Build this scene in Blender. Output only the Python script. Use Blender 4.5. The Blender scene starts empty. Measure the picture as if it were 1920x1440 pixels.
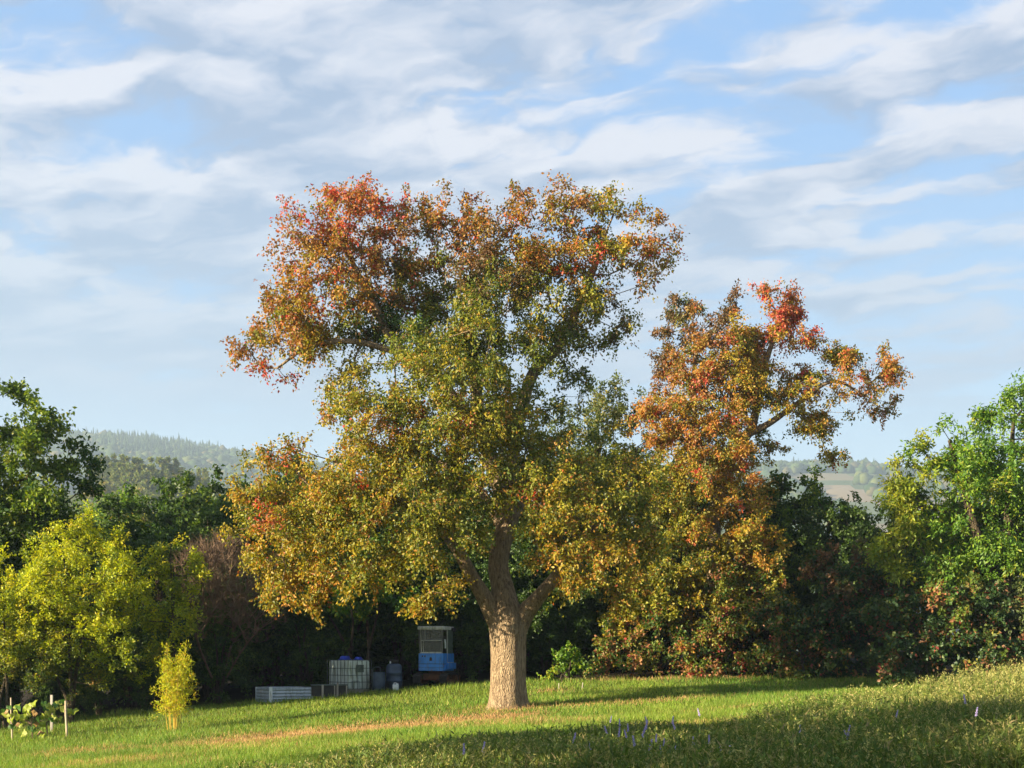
import bpy, bmesh, math, random
import numpy as np
from mathutils import Vector, Matrix, noise as mnoise

R = math.radians
sc = bpy.context.scene
col = sc.collection

# ------------------------------------------------------------------ camera
F, HZ, CAMZ = 2600.0, 1223.0, 1.65        # focal length and horizon row in photo pixels, eye height (m)
cam = bpy.data.cameras.new('camera')
cam_o = bpy.data.objects.new('camera', cam); col.objects.link(cam_o)
cam_o.location = (0, 0, CAMZ); cam_o.rotation_euler = (R(90), 0, 0)
cam.sensor_width = 36; cam.lens = 36 * F / 1920; cam.shift_y = (HZ - 720) / 1920
cam.clip_start = .1; cam.clip_end = 12000
sc.camera = cam_o

# ------------------------------------------------------------------ light
SUN_EL = 14.0
SUN_AZ = (-.9063, -.4226)                      # horizontal direction towards the sun (behind the camera, to the left)
world = bpy.data.worlds.new('World'); sc.world = world; world.use_nodes = True

def N(nt, typ, ins=None, **props):
    n = nt.nodes.new(typ)
    for k, v in props.items(): setattr(n, k, v)
    for k, v in (ins or {}).items():
        if isinstance(v, bpy.types.NodeSocket): nt.links.new(v, n.inputs[k])
        else: n.inputs[k].default_value = v
    return n
def MA(nt, op, a, b=None, c=None, clamp=False):
    n = nt.nodes.new('ShaderNodeMath'); n.operation = op; n.use_clamp = clamp
    for i, v in enumerate((a, b, c)):
        if v is None: continue
        if isinstance(v, bpy.types.NodeSocket): nt.links.new(v, n.inputs[i])
        else: n.inputs[i].default_value = v
    return n.outputs[0]
def MIX(nt, f, a, b, blend='MIX'):
    n = nt.nodes.new('ShaderNodeMix'); n.data_type = 'RGBA'; n.blend_type = blend
    for k, v in ((0, f), (6, a), (7, b)):
        if isinstance(v, bpy.types.NodeSocket): nt.links.new(v, n.inputs[k])
        else: n.inputs[k].default_value = (*v, 1) if isinstance(v, tuple) and len(v) == 3 else v
    return n.outputs[2]
def SMOOTH(nt, v, a, b):
    n = nt.nodes.new('ShaderNodeMapRange'); n.interpolation_type = 'SMOOTHSTEP'
    nt.links.new(v, n.inputs[0]); n.inputs[1].default_value = a; n.inputs[2].default_value = b
    return n.outputs[0]

def build_world():
    nt = world.node_tree; nt.nodes.clear()
    out = N(nt, 'ShaderNodeOutputWorld'); bg = N(nt, 'ShaderNodeBackground')
    bg.inputs[1].default_value = 0.1
    nt.links.new(bg.outputs[0], out.inputs[0])
    sky = N(nt, 'ShaderNodeTexSky', sky_type='NISHITA', sun_disc=False)
    sky.sun_elevation = R(SUN_EL); sky.sun_rotation = math.atan2(SUN_AZ[0], SUN_AZ[1])
    sky.air_density = 1.0; sky.dust_density = .6; sky.ozone_density = 2.0
    tc = N(nt, 'ShaderNodeTexCoord')
    sep = N(nt, 'ShaderNodeSeparateXYZ', {0: tc.outputs['Generated']})
    z = MA(nt, 'MAXIMUM', sep.outputs[2], 0.0)
    zz = MA(nt, 'ADD', z, .10)
    px = MA(nt, 'DIVIDE', sep.outputs[0], zz); py = MA(nt, 'DIVIDE', sep.outputs[1], zz)
    p = N(nt, 'ShaderNodeCombineXYZ', {0: px, 1: py}).outputs[0]
    # a cloud deck of soft rolls, broken up by a finer grain
    wob = N(nt, 'ShaderNodeTexNoise', {'Vector': p, 'Scale': 3.2, 'Detail': 4.0, 'Roughness': .55}, noise_dimensions='2D')
    wv = N(nt, 'ShaderNodeVectorMath', {0: wob.outputs['Color'], 1: (.5, .5, .5)}, operation='SUBTRACT')
    wv = N(nt, 'ShaderNodeVectorMath', {0: wv.outputs[0], 'Scale': .22}, operation='SCALE')
    pw = N(nt, 'ShaderNodeVectorMath', {0: p, 1: wv.outputs[0]}, operation='ADD').outputs[0]
    def deck(vec):
        m = N(nt, 'ShaderNodeMapping', {'Vector': vec, 'Rotation': (0, 0, R(-34)), 'Scale': (1 / 2.1, 1 / 4.4, 1), 'Location': (3.1, 1.7, 0)}, vector_type='TEXTURE')
        a = N(nt, 'ShaderNodeTexNoise', {'Vector': m.outputs[0], 'Scale': 1.0, 'Detail': 6.0, 'Roughness': .52}, noise_dimensions='2D')
        m2 = N(nt, 'ShaderNodeMapping', {'Vector': vec, 'Rotation': (0, 0, R(-26)), 'Scale': (1 / 4.2, 1 / 6.8, 1), 'Location': (7.7, 2.2, 0)}, vector_type='TEXTURE')
        b = N(nt, 'ShaderNodeTexNoise', {'Vector': m2.outputs[0], 'Scale': 1.0, 'Detail': 5.0, 'Roughness': .55}, noise_dimensions='2D')
        return MA(nt, 'ADD', MA(nt, 'MULTIPLY', a.outputs[0], .58), MA(nt, 'MULTIPLY', b.outputs[0], .42))
    d0 = deck(pw)
    off = N(nt, 'ShaderNodeVectorMath', {0: pw, 1: (.06, -.085, 0)}, operation='ADD').outputs[0]
    d1 = deck(off)
    cover = N(nt, 'ShaderNodeTexNoise', {'Vector': p, 'Scale': .55, 'Detail': 2.0}, noise_dimensions='2D').outputs[0]
    # the deck is thicker towards -x (the side the weather comes from)
    thick = MA(nt, 'ADD', MA(nt, 'MULTIPLY', px, -.035), MA(nt, 'MULTIPLY', MA(nt, 'SUBTRACT', cover, .5), .18))
    dens = MA(nt, 'ADD', d0, thick)
    alpha = SMOOTH(nt, dens, .345, .49)
    lit = MA(nt, 'MULTIPLY', MA(nt, 'SUBTRACT', d0, d1), 6.0)
    core = SMOOTH(nt, dens, .46, .68)
    lit = MA(nt, 'ADD', MA(nt, 'SUBTRACT', MA(nt, 'ADD', lit, .60), MA(nt, 'MULTIPLY', core, .62)), 0, clamp=True)
    ccol = MIX(nt, lit, (.92, 1.24, 1.80), (2.12, 2.18, 2.44))
    # far down the deck thins out into the bright air above the horizon
    low = SMOOTH(nt, z, .14, .36)
    ccol = MIX(nt, low, (1.21, 1.56, 2.04), ccol)
    alpha = MA(nt, 'MULTIPLY', alpha, MA(nt, 'ADD', MA(nt, 'MULTIPLY', SMOOTH(nt, z, .135, .20), .93), .04))
    air = MIX(nt, SMOOTH(nt, z, 0, .45), (1.30, 1.69, 2.00), (.66, 1.30, 2.38))
    clear = MIX(nt, .85, sky.outputs[0], air)
    fin = MIX(nt, alpha, clear, ccol)
    nt.links.new(fin, bg.inputs[0])
build_world()

sun = bpy.data.lights.new('sun', 'SUN'); sun.energy = 5.0; sun.angle = R(.55); sun.color = (1, .84, .58)
sun_o = bpy.data.objects.new('sun', sun); col.objects.link(sun_o)
sd = Vector((SUN_AZ[0] * math.cos(R(SUN_EL)), SUN_AZ[1] * math.cos(R(SUN_EL)), math.sin(R(SUN_EL))))
sun_o.rotation_euler = sd.to_track_quat('Z', 'Y').to_euler(); sun_o.location = (-60, -45, 30)

sc.view_settings.view_transform = 'Standard'; sc.view_settings.look = 'None'
sc.view_settings.exposure = 1.88; sc.view_settings.gamma = 1.0; sc.view_settings.use_curve_mapping = False
cy = sc.cycles
cy.max_bounces = 5; cy.diffuse_bounces = 3; cy.glossy_bounces = 2; cy.transmission_bounces = 4
cy.transparent_max_bounces = 6; cy.volume_bounces = 0; cy.caustics_reflective = False; cy.caustics_refractive = False
cy.use_denoising = True
cy.use_adaptive_sampling = True; cy.adaptive_threshold = .012

# ------------------------------------------------------------------ helpers
rng = np.random.default_rng(7)
def at(px, py, d): return np.array([(px - 960) / F * d, d, CAMZ + (HZ - py) / F * d])
def sstep(a, b, v):
    t = np.clip((v - a) / (b - a), 0, 1); return t * t * (3 - 2 * t)
def vnoise(x, y, s=1.0, seed=0):
    """cheap smooth 2-D value noise, 0..1"""
    x = np.asarray(x, float) * s + seed * 17.31; y = np.asarray(y, float) * s + seed * 9.77
    xi = np.floor(x); yi = np.floor(y); fx = x - xi; fy = y - yi
    fx = fx * fx * (3 - 2 * fx); fy = fy * fy * (3 - 2 * fy)
    def h(a, b):
        v = np.sin(a * 127.1 + b * 311.7) * 43758.5453; return v - np.floor(v)
    return (h(xi, yi) * (1 - fx) + h(xi + 1, yi) * fx) * (1 - fy) + (h(xi, yi + 1) * (1 - fx) + h(xi + 1, yi + 1) * fx) * fy
def gz(x, y):
    x = np.asarray(x, float); y = np.asarray(y, float)
    near = 1 - sstep(60, 140, np.hypot(x, y))
    lat = np.where(x < 0, .068 * np.clip(x, -26, 0), .021 * np.clip(x, 0, 40))
    ramp = .06 * (np.logaddexp(0, (np.clip(y, -50, 58) - 35) / 1.5) * 1.5)
    bank = .078 * np.clip(x - 3.6, 0, 14) * (1 - sstep(32, 41, y)) * sstep(4, 16, y)
    micro = .05 * (vnoise(x, y, .5, 3) - .5) + .03 * (vnoise(x, y, 1.7, 4) - .5)
    return (.05 + lat + ramp + bank + micro) * near
def gz1(x, y): return float(gz(x, y))

def tag(o, label=None, cat=None, group=None, kind=None):
    if label: o['label'] = label
    if cat: o['category'] = cat
    if group: o['group'] = group
    if kind: o['kind'] = kind
    return o
def empty(name, loc, rz=0, scale=1.0):
    o = bpy.data.objects.new(name, None); col.objects.link(o); o.empty_display_size = .2
    o.location = loc; o.rotation_euler = (0, 0, rz); o.scale = (scale,) * 3
    return o
def link(name, me, mat=None, parent=None):
    o = bpy.data.objects.new(name, me); col.objects.link(o)
    if mat is not None and not me.materials: me.materials.append(mat)
    if parent is not None: o.parent = parent
    return o
def np_mesh(name, V, FACES, colors=None, smooth=False):
    """V (n,3); FACES (m,k) one k only, or list of such arrays; colours per face"""
    if not isinstance(FACES, (list, tuple)): FACES = [FACES]
    me = bpy.data.meshes.new(name)
    V = np.asarray(V, np.float32)
    nl = sum(f.size for f in FACES); nf = sum(len(f) for f in FACES)
    me.vertices.add(len(V)); me.vertices.foreach_set('co', V.ravel())
    me.loops.add(nl); me.polygons.add(nf)
    me.loops.foreach_set('vertex_index', np.concatenate([f.ravel() for f in FACES]).astype(np.int32))
    tot = np.concatenate([np.full(len(f), f.shape[1]) for f in FACES]).astype(np.int32)
    st = np.concatenate([[0], np.cumsum(tot)[:-1]]).astype(np.int32)
    me.polygons.foreach_set('loop_start', st)
    try: me.polygons.foreach_set('loop_total', tot)
    except Exception: pass
    if smooth: me.polygons.foreach_set('use_smooth', np.ones(nf, bool))
    me.update(calc_edges=True)
    if colors is not None:
        a = me.attributes.new('tint', 'FLOAT_COLOR', 'FACE')
        c = np.ones((nf, 4), np.float32); c[:, :3] = colors
        a.data.foreach_set('color', c.ravel())
    return me
def unit(v):
    return v / np.maximum(np.linalg.norm(v, axis=-1, keepdims=True), 1e-9)

# ------------------------------------------------------------------ materials
MATS = {}
def newmat(name):
    m = bpy.data.materials.new(name); m.use_nodes = True; m.node_tree.nodes.clear(); MATS[name] = m
    return m, m.node_tree
def leaf_mat(name, trans=.42, gloss=.05, rough=.42):
    m, nt = newmat(name)
    a = N(nt, 'ShaderNodeAttribute', attribute_name='tint')
    d = N(nt, 'ShaderNodeBsdfDiffuse', {0: a.outputs[0]})
    warm = MIX(nt, 1.0, a.outputs[0], (1.15, 1.1, .55), 'MULTIPLY')
    t = N(nt, 'ShaderNodeBsdfTranslucent', {0: warm})
    s = N(nt, 'ShaderNodeMixShader', {0: trans, 1: d.outputs[0], 2: t.outputs[0]})
    g = N(nt, 'ShaderNodeBsdfGlossy', {'Color': (1, 1, 1, 1), 'Roughness': rough})
    s2 = N(nt, 'ShaderNodeMixShader', {0: gloss, 1: s.outputs[0], 2: g.outputs[0]})
    o = N(nt, 'ShaderNodeOutputMaterial', {0: s2.outputs[0]})
    return m
leafM = leaf_mat('leaf', .45, .022, .5); grassM = leaf_mat('grass_blade', .36, .015, .55)
def tint_mat(name, rough=.9):
    m, nt = newmat(name)
    a = N(nt, 'ShaderNodeAttribute', attribute_name='tint')
    p = N(nt, 'ShaderNodeBsdfPrincipled', {'Base Color': a.outputs[0], 'Roughness': rough, 'Specular IOR Level': .15})
    N(nt, 'ShaderNodeOutputMaterial', {0: p.outputs[0]})
    return m
tintM = tint_mat('tinted')
def pmat(name, c1, c2=None, scale=6.0, rough=.6, metal=0.0, bump=0.0, bscale=30.0, spec=.4, stretch=(1, 1, 1), rust=None, dirt=None, lo=.42, hi=.62):
    m, nt = newmat(name)
    tc = N(nt, 'ShaderNodeTexCoord')
    mp = N(nt, 'ShaderNodeMapping', {'Vector': tc.outputs['Object'], 'Scale': stretch})
    nz = N(nt, 'ShaderNodeTexNoise', {'Vector': mp.outputs[0], 'Scale': scale, 'Detail': 6.0, 'Roughness': .6})
    c = MIX(nt, SMOOTH(nt, nz.outputs[0], lo, hi), c1, c2 or tuple(v * .75 for v in c1))
    if rust:
        n2 = N(nt, 'ShaderNodeTexNoise', {'Vector': mp.outputs[0], 'Scale': rust[1], 'Detail': 8.0, 'Roughness': .7})
        c = MIX(nt, SMOOTH(nt, n2.outputs[0], rust[2], rust[2] + .06), c, rust[0])
    if dirt:
        mp2 = N(nt, 'ShaderNodeMapping', {'Vector': tc.outputs['Object'], 'Scale': (9, 9, 1.2)})
        n3 = N(nt, 'ShaderNodeTexNoise', {'Vector': mp2.outputs[0], 'Scale': 1.6, 'Detail': 5.0})
        c = MIX(nt, MA(nt, 'MULTIPLY', SMOOTH(nt, n3.outputs[0], .48, .68), dirt[1]), c, dirt[0])
    p = N(nt, 'ShaderNodeBsdfPrincipled', {'Base Color': c, 'Roughness': rough, 'Metallic': metal, 'Specular IOR Level': spec})
    if bump:
        nb = N(nt, 'ShaderNodeTexNoise', {'Vector': mp.outputs[0], 'Scale': bscale, 'Detail': 6.0, 'Roughness': .65})
        b = N(nt, 'ShaderNodeBump', {'Strength': 1.0, 'Distance': bump, 'Height': nb.outputs[0]})
        nt.links.new(b.outputs[0], p.inputs['Normal'])
    N(nt, 'ShaderNodeOutputMaterial', {0: p.outputs[0]})
    return m
def glass_mat(name, tintc, fac):
    m, nt = newmat(name)
    t = N(nt, 'ShaderNodeBsdfTransparent', {0: (.75, .78, .72, 1)})
    d = N(nt, 'ShaderNodeBsdfPrincipled', {'Base Color': (*tintc, 1), 'Roughness': .25, 'Specular IOR Level': .6})
    s = N(nt, 'ShaderNodeMixShader', {0: fac, 1: t.outputs[0], 2: d.outputs[0]})
    N(nt, 'ShaderNodeOutputMaterial', {0: s.outputs[0]})
    return m
def bark_mat(name, c1, c2, moss=None):
    m, nt = newmat(name)
    tc = N(nt, 'ShaderNodeTexCoord')
    mp = N(nt, 'ShaderNodeMapping', {'Vector': tc.outputs['Object'], 'Scale': (1, 1, .16)})
    n1 = N(nt, 'ShaderNodeTexNoise', {'Vector': mp.outputs[0], 'Scale': 20.0, 'Detail': 7.0, 'Roughness': .65})
    n2 = N(nt, 'ShaderNodeTexNoise', {'Vector': tc.outputs['Object'], 'Scale': 2.4, 'Detail': 5.0})
    mp3 = N(nt, 'ShaderNodeMapping', {'Vector': tc.outputs['Object'], 'Scale': (1, 1, .35)})
    vo = N(nt, 'ShaderNodeTexVoronoi', {'Vector': mp3.outputs[0], 'Scale': 22.0}, feature='DISTANCE_TO_EDGE')
    c = MIX(nt, SMOOTH(nt, n1.outputs[0], .32, .62), c2, c1)
    c = MIX(nt, MA(nt, 'MULTIPLY', SMOOTH(nt, n2.outputs[0], .5, .75), .5), c, tuple(v * .55 for v in c1))
    if moss:
        n4 = N(nt, 'ShaderNodeTexNoise', {'Vector': tc.outputs['Object'], 'Scale': 1.3, 'Detail': 6.0})
        c = MIX(nt, MA(nt, 'MULTIPLY', SMOOTH(nt, n4.outputs[0], .60, .72), .55), c, moss)
    p = N(nt, 'ShaderNodeBsdfPrincipled', {'Base Color': c, 'Roughness': .95, 'Specular IOR Level': .1})
    hgt = MA(nt, 'ADD', MA(nt, 'MULTIPLY', n1.outputs[0], .8), MA(nt, 'MULTIPLY', SMOOTH(nt, vo.outputs[0], 0, .28), .4))
    b = N(nt, 'ShaderNodeBump', {'Strength': 1.0, 'Distance': .09, 'Height': hgt})
    nt.links.new(b.outputs[0], p.inputs['Normal'])
    N(nt, 'ShaderNodeOutputMaterial', {0: p.outputs[0]})
    return m
barkM = bark_mat('pear_bark', (.40, .30, .19), (.16, .11, .07), (.20, .17, .05))
darkbarkM = bark_mat('hedge_bark', (.12, .095, .06), (.05, .04, .03))
twigM = pmat('bare_twig', (.17, .11, .07), (.11, .07, .045), rough=.9)

# ------------------------------------------------------------------ trees
PAL = {   # leaf colours (linear albedo) with weights
 'deep':   [((.030, .075, .012), 5), ((.045, .095, .015), 4), ((.10, .13, .02), 1)],
 'green':  [((.075, .115, .013), 4), ((.13, .155, .016), 4), ((.20, .195, .02), 3), ((.27, .16, .03), .7)],
 'olive':  [((.12, .15, .014), 3), ((.21, .215, .017), 5), ((.28, .225, .02), 3.5), ((.34, .17, .028), 1.3), ((.07, .10, .013), 2)],
 'gold':   [((.22, .205, .017), 4), ((.32, .235, .02), 4), ((.38, .19, .026), 2.5), ((.12, .135, .016), 3), ((.36, .10, .03), .5)],
 'orange': [((.36, .19, .03), 4), ((.33, .13, .035), 3.5), ((.25, .19, .022), 3.5), ((.15, .14, .02), 2.5), ((.42, .06, .03), .6)],
 'russet': [((.29, .12, .045), 4), ((.34, .16, .04), 4), ((.22, .15, .03), 3.5), ((.15, .13, .022), 3), ((.42, .06, .04), .8)],
 'red':    [((.44, .05, .04), 2), ((.40, .10, .045), 4), ((.32, .14, .04), 4), ((.19, .14, .03), 2.5)],
 'brown':  [((.13, .075, .035), 4), ((.10, .075, .03), 4), ((.20, .10, .04), 2), ((.07, .08, .02), 2)],
 'greygreen': [((.085, .12, .035), 4), ((.13, .15, .04), 4), ((.18, .16, .04), 2), ((.06, .09, .02), 3)],
 'lime':   [((.20, .25, .016), 5), ((.27, .27, .02), 4), ((.13, .19, .015), 3)],
 'yellow': [((.40, .42, .010), 5), ((.30, .36, .012), 4), ((.46, .40, .015), 1.5), ((.12, .17, .012), 2.5)],
 'bright': [((.095, .19, .014), 5), ((.16, .25, .018), 4), ((.055, .13, .012), 4), ((.24, .26, .02), 1.2)],
 'oak':    [((.10, .165, .014), 5), ((.17, .235, .016), 4), ((.06, .105, .012), 3), ((.28, .28, .02), 1.2)],
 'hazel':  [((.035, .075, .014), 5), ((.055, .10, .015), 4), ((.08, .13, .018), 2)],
 'bramble': [((.05, .10, .016), 4), ((.10, .15, .02), 3), ((.20, .19, .025), 2), ((.30, .15, .06), 2.2), ((.26, .11, .05), 1.5), ((.30, .05, .04), .35)],
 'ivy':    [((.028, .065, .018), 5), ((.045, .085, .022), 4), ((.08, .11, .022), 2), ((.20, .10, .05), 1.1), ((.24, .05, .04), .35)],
 'bamboo': [((.42, .42, .015), 5), ((.32, .38, .015), 4), ((.50, .36, .02), 2)],
 'distant': [((.11, .155, .025), 4), ((.15, .18, .03), 4), ((.21, .20, .035), 2)],
 'distant2': [((.21, .22, .03), 4), ((.27, .24, .035), 3), ((.28, .19, .05), 1.2)],
}
def lob(px, py, rx, ry, d, pal, rd=None, w=1.0):
    s = d / F
    c = at(px, py, d)
    a, b = rx * s, ry * s
    return (c, np.array([a, rd if rd else (a + b) * .5, b]), pal, w)

def tube_mesh(polys, sides=10, ridges=0.0, seed=0):
    """continuous tapered tubes; polys = [(points, radii)]"""
    V, Fq, base = [], [], 0
    r_ = np.random.default_rng(seed)
    for pts, rad in polys:
        pts = np.asarray(pts, float); rad = np.asarray(rad, float)
        n = len(pts)
        T = np.gradient(pts, axis=0); T = unit(T)
        ref = np.array([0., 1., 0.]) if abs(T[0][2]) > .5 else np.array([0., 0., 1.])
        U = unit(np.cross(T, ref)); W = np.cross(T, U)
        th = np.linspace(0, 2 * math.pi, sides, endpoint=False)
        ph = r_.random(4) * 6.28
        rr = rad[:, None] * np.ones(sides)
        if ridges:
            L = np.cumsum(np.r_[0, np.linalg.norm(np.diff(pts, axis=0), axis=1)])
            l = L[:, None]
            f = (.16 * np.sin(th * 5 + ph[0] + .5 * np.sin(l * 1.6)) + .30 * np.sin(th * 9 + ph[1] + .8 * np.sin(l * 2.1 + 1)) +
                 .34 * np.abs(np.sin(th * 15 + ph[2] + .7 * np.sin(l * 3.3))) + .22 * np.sin(l * 4 + th * 3 + ph[3]))
            rr = rr * (1 + ridges * f) + ridges * .12 * rad[:, None] * r_.normal(size=rr.shape)
        P = pts[:, None] + rr[..., None] * (np.cos(th)[None, :, None] * U[:, None] + np.sin(th)[None, :, None] * W[:, None])
        V.append(P.reshape(-1, 3))
        i = np.arange(n - 1)[:, None] * sides; j = np.arange(sides)[None]; k = (j + 1) % sides
        Fq.append((base + np.stack([i + j, i + k, i + sides + k, i + sides + j], -1)).reshape(-1, 4))
        base += n * sides
    return np.concatenate(V), np.concatenate(Fq)
def spline(pts, n):
    """Catmull-Rom through (x,y,z,r) rows"""
    P = np.asarray(pts, float); P = np.vstack([2 * P[0] - P[1], P, 2 * P[-1] - P[-2]])
    m = len(P) - 3; out = []
    for t in np.linspace(0, m - 1e-6, n):
        i = int(t); f = t - i; a, b, c, d = P[i:i + 4]
        out.append(.5 * ((2 * b) + (c - a) * f + (2 * a - 5 * b + 4 * c - d) * f * f + (3 * b - a - 3 * c + d) * f ** 3))
    return np.array(out)

def sample_lobes(lobes, spacing, r_, hollow=.27, mix=.38, accent=None, shoots=.16):
    A, C, PI = [], [], []
    for li, (c, rad, pal, w) in enumerate(lobes):
        m = (rad[0] * rad[1] * rad[2]) ** (1 / 3)
        n = max(4, int(w * 4 * math.pi * m * m / spacing ** 2 * .62))
        # boughs: sprays gather into clumps spread through the lobe, with gaps between them
        nc = max(3, n // 4)
        cc = unit(r_.normal(size=(nc, 3))) * (r_.random((nc, 1)) ** hollow) * (1 + .13 * r_.normal(size=(nc, 1)))
        v = cc[r_.integers(nc, size=n)] + r_.normal(size=(n, 3)) * np.array([.18, .18, .14])
        # a few shoots stand out of the outline
        k = np.where(v[:, 2] > .72)[0]; k = k[r_.random(len(k)) < shoots]
        if len(k):
            sd_ = unit(np.array([0, 0, 1.0]) + r_.normal(size=(len(k), 3)) * .28); ln = .25 + .5 * r_.random((len(k), 1))
            ex = [(v[k] * rad + sd_ * ln * f) / rad for f in (.35, .7, 1.0)]
            v = np.concatenate([v] + ex); n = len(v)
        A.append(c + v * rad); C.append(np.repeat(c[None], n, 0)); PI += [pal] * n
    A = np.concatenate(A); C = np.concatenate(C)
    # neighbouring boughs run into each other: some sprays take the colouring of the next bough, a few turn early
    LC = np.array([l[0] for l in lobes])
    for i in np.where(r_.random(len(A)) < mix)[0]:
        dd = np.linalg.norm(LC - A[i], axis=1); PI[i] = lobes[int(r_.choice(np.argsort(dd)[:4]))][2]
    if accent:
        for c in A[r_.choice(len(A), max(1, len(A) // 90), replace=False)]:
            for i in np.where(np.linalg.norm(A - c, axis=1) < .22 + .3 * r_.random())[0]: PI[i] = accent[int(r_.integers(len(accent)))]
    return A, C, PI

def grow(starts, srad, A, r_, step=.55, k=.22):
    """join every point of A to the growing skeleton; returns nodes, parent, order"""
    n0 = len(starts); M = len(A)
    cap = n0 + M * 5 + 50
    P = np.zeros((cap, 3)); par = np.full(cap, -1); plen = np.zeros(cap)
    P[:n0] = starts; par[1:n0] = -2
    cnt = n0
    root = starts[0]
    plen[:n0] = np.linalg.norm(starts - root, axis=1) * .6
    d = np.min(np.linalg.norm(A[:, None] - starts[None], axis=2), axis=1)
    tips = np.zeros(M, int)
    for a in np.argsort(d):
        q = A[a]
        v = q - P[:cnt]
        dist = np.sqrt((v * v).sum(1))
        cost = dist + k * plen[:cnt] + .35 * np.maximum(0, -v[:, 2])
        j = int(np.argmin(cost)); D = dist[j]
        m = min(4, max(1, int(D / step)))
        prev = j; b = P[j]
        sag = r_.normal(size=3) * .07 * D + np.array([0, 0, .10 * D])
        for t in range(1, m + 1):
            f = t / m
            P[cnt] = b + (q - b) * f + sag * (4 * f * (1 - f)) * (1 if t < m else 0)
            par[cnt] = prev; plen[cnt] = plen[prev] + D / m
            prev = cnt; cnt += 1
        tips[a] = prev
    return P[:cnt], par[:cnt], tips, n0

def leaves_at(A, C, PI, per, size, aspect, twl, r_, droop=.35, up=.15, out=.6, tw=3, flat=.5, mixp=.55, spread=.35):
    """sprays of small folded leaves round every point of A"""
    K = len(A); m = max(1, per // tw)
    o = unit(A - C)
    td = unit(o[:, None] * out + r_.normal(size=(K, tw, 3)) * .75 + np.array([0, 0, up]))
    tl = twl * (.55 + .7 * r_.random((K, tw, 1)))
    t = r_.random((K, tw, m, 1))
    pos = A[:, None, None] + td[:, :, None] * tl[:, :, None] * t + np.array([0, 0, -droop * .55]) * (t * t) * tl[:, :, None]
    pos = pos + r_.normal(size=(K, tw, m, 3)) * twl * spread
    ld = unit(td[:, :, None] * .6 + r_.normal(size=(K, tw, m, 3)) * .7 + np.array([0, 0, -droop]))
    nn = unit(np.array([0, 0, flat]) + o[:, None, None] * .35 + r_.normal(size=(K, tw, m, 3)) * .6)
    sz = size * (.65 + .6 * r_.random((K, tw, m, 1)))
    pos = pos.reshape(-1, 3); ld = ld.reshape(-1, 3); nn = nn.reshape(-1, 3); sz = sz.reshape(-1, 1)
    side = unit(np.cross(ld, nn)); nn = np.cross(side, ld)
    L = len(pos)
    w = sz * aspect * .5
    V = np.empty((L, 4, 3))
    V[:, 0] = pos; V[:, 2] = pos + ld * sz - nn * sz * .12
    fold = nn * w * .45
    V[:, 1] = pos + ld * sz * .48 + side * w + fold; V[:, 3] = pos + ld * sz * .48 - side * w + fold
    b = np.arange(L)[:, None] * 4
    Ft = np.concatenate([b + np.array([0, 1, 2]), b + np.array([0, 2, 3])], 1).reshape(-1, 3)
    # colours
    cols = np.zeros((K, tw * m, 3))
    for pal in set(PI):
        idx = np.array([i for i, q in enumerate(PI) if q == pal])
        cc = np.array([c for c, _ in PAL[pal]]); ww = np.array([x for _, x in PAL[pal]], float); ww /= ww.sum()
        main = r_.choice(len(cc), len(idx), p=ww)
        each = r_.choice(len(cc), (len(idx), tw * m), p=ww)
        pick = np.where(r_.random((len(idx), tw * m)) < mixp, main[:, None], each)
        cols[idx] = cc[pick]
    cols *= (.78 + .44 * r_.random((K, tw * m, 1))) * 1.25
    cols *= (.88 + .24 * r_.random((K, 1, 1)))
    cols = np.repeat(cols.reshape(-1, 3), 2, 0)
    return V.reshape(-1, 3), Ft, cols

def branch_mesh(P, par, tips, n0, r_tip=.006, pw=.46, maxr=.2):
    n = len(P); cnt = np.zeros(n)
    cnt[tips] = 1
    for i in range(n - 1, n0 - 1, -1): cnt[par[i]] += cnt[i]
    rad = np.minimum(maxr, r_tip * np.maximum(cnt, 1) ** pw)
    e = np.arange(n0, n); p = par[e]
    a, b = P[p], P[e]; ra = np.minimum(rad[p], rad[e] * 1.35)[:, None]; rb = rad[e][:, None]
    T = unit(b - a); ref = np.where(np.abs(T[:, 2:3]) > .8, np.array([[0., 1., 0.]]), np.array([[0., 0., 1.]]))
    U = unit(np.cross(T, ref)); W = np.cross(T, U)
    S = 5; V = np.empty((len(e), 2 * S, 3))
    for s in range(S):
        c, q = math.cos(6.2832 * s / S), math.sin(6.2832 * s / S)
        V[:, s] = a - T * ra * .5 + (U * c + W * q) * ra; V[:, S + s] = b + T * rb * .5 + (U * c + W * q) * rb
    bse = np.arange(len(e))[:, None] * 2 * S
    Fq = np.concatenate([bse + np.array([s, (s + 1) % S, S + (s + 1) % S, S + s]) for s in range(S)], 0)
    return V.reshape(-1, 3), Fq

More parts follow.
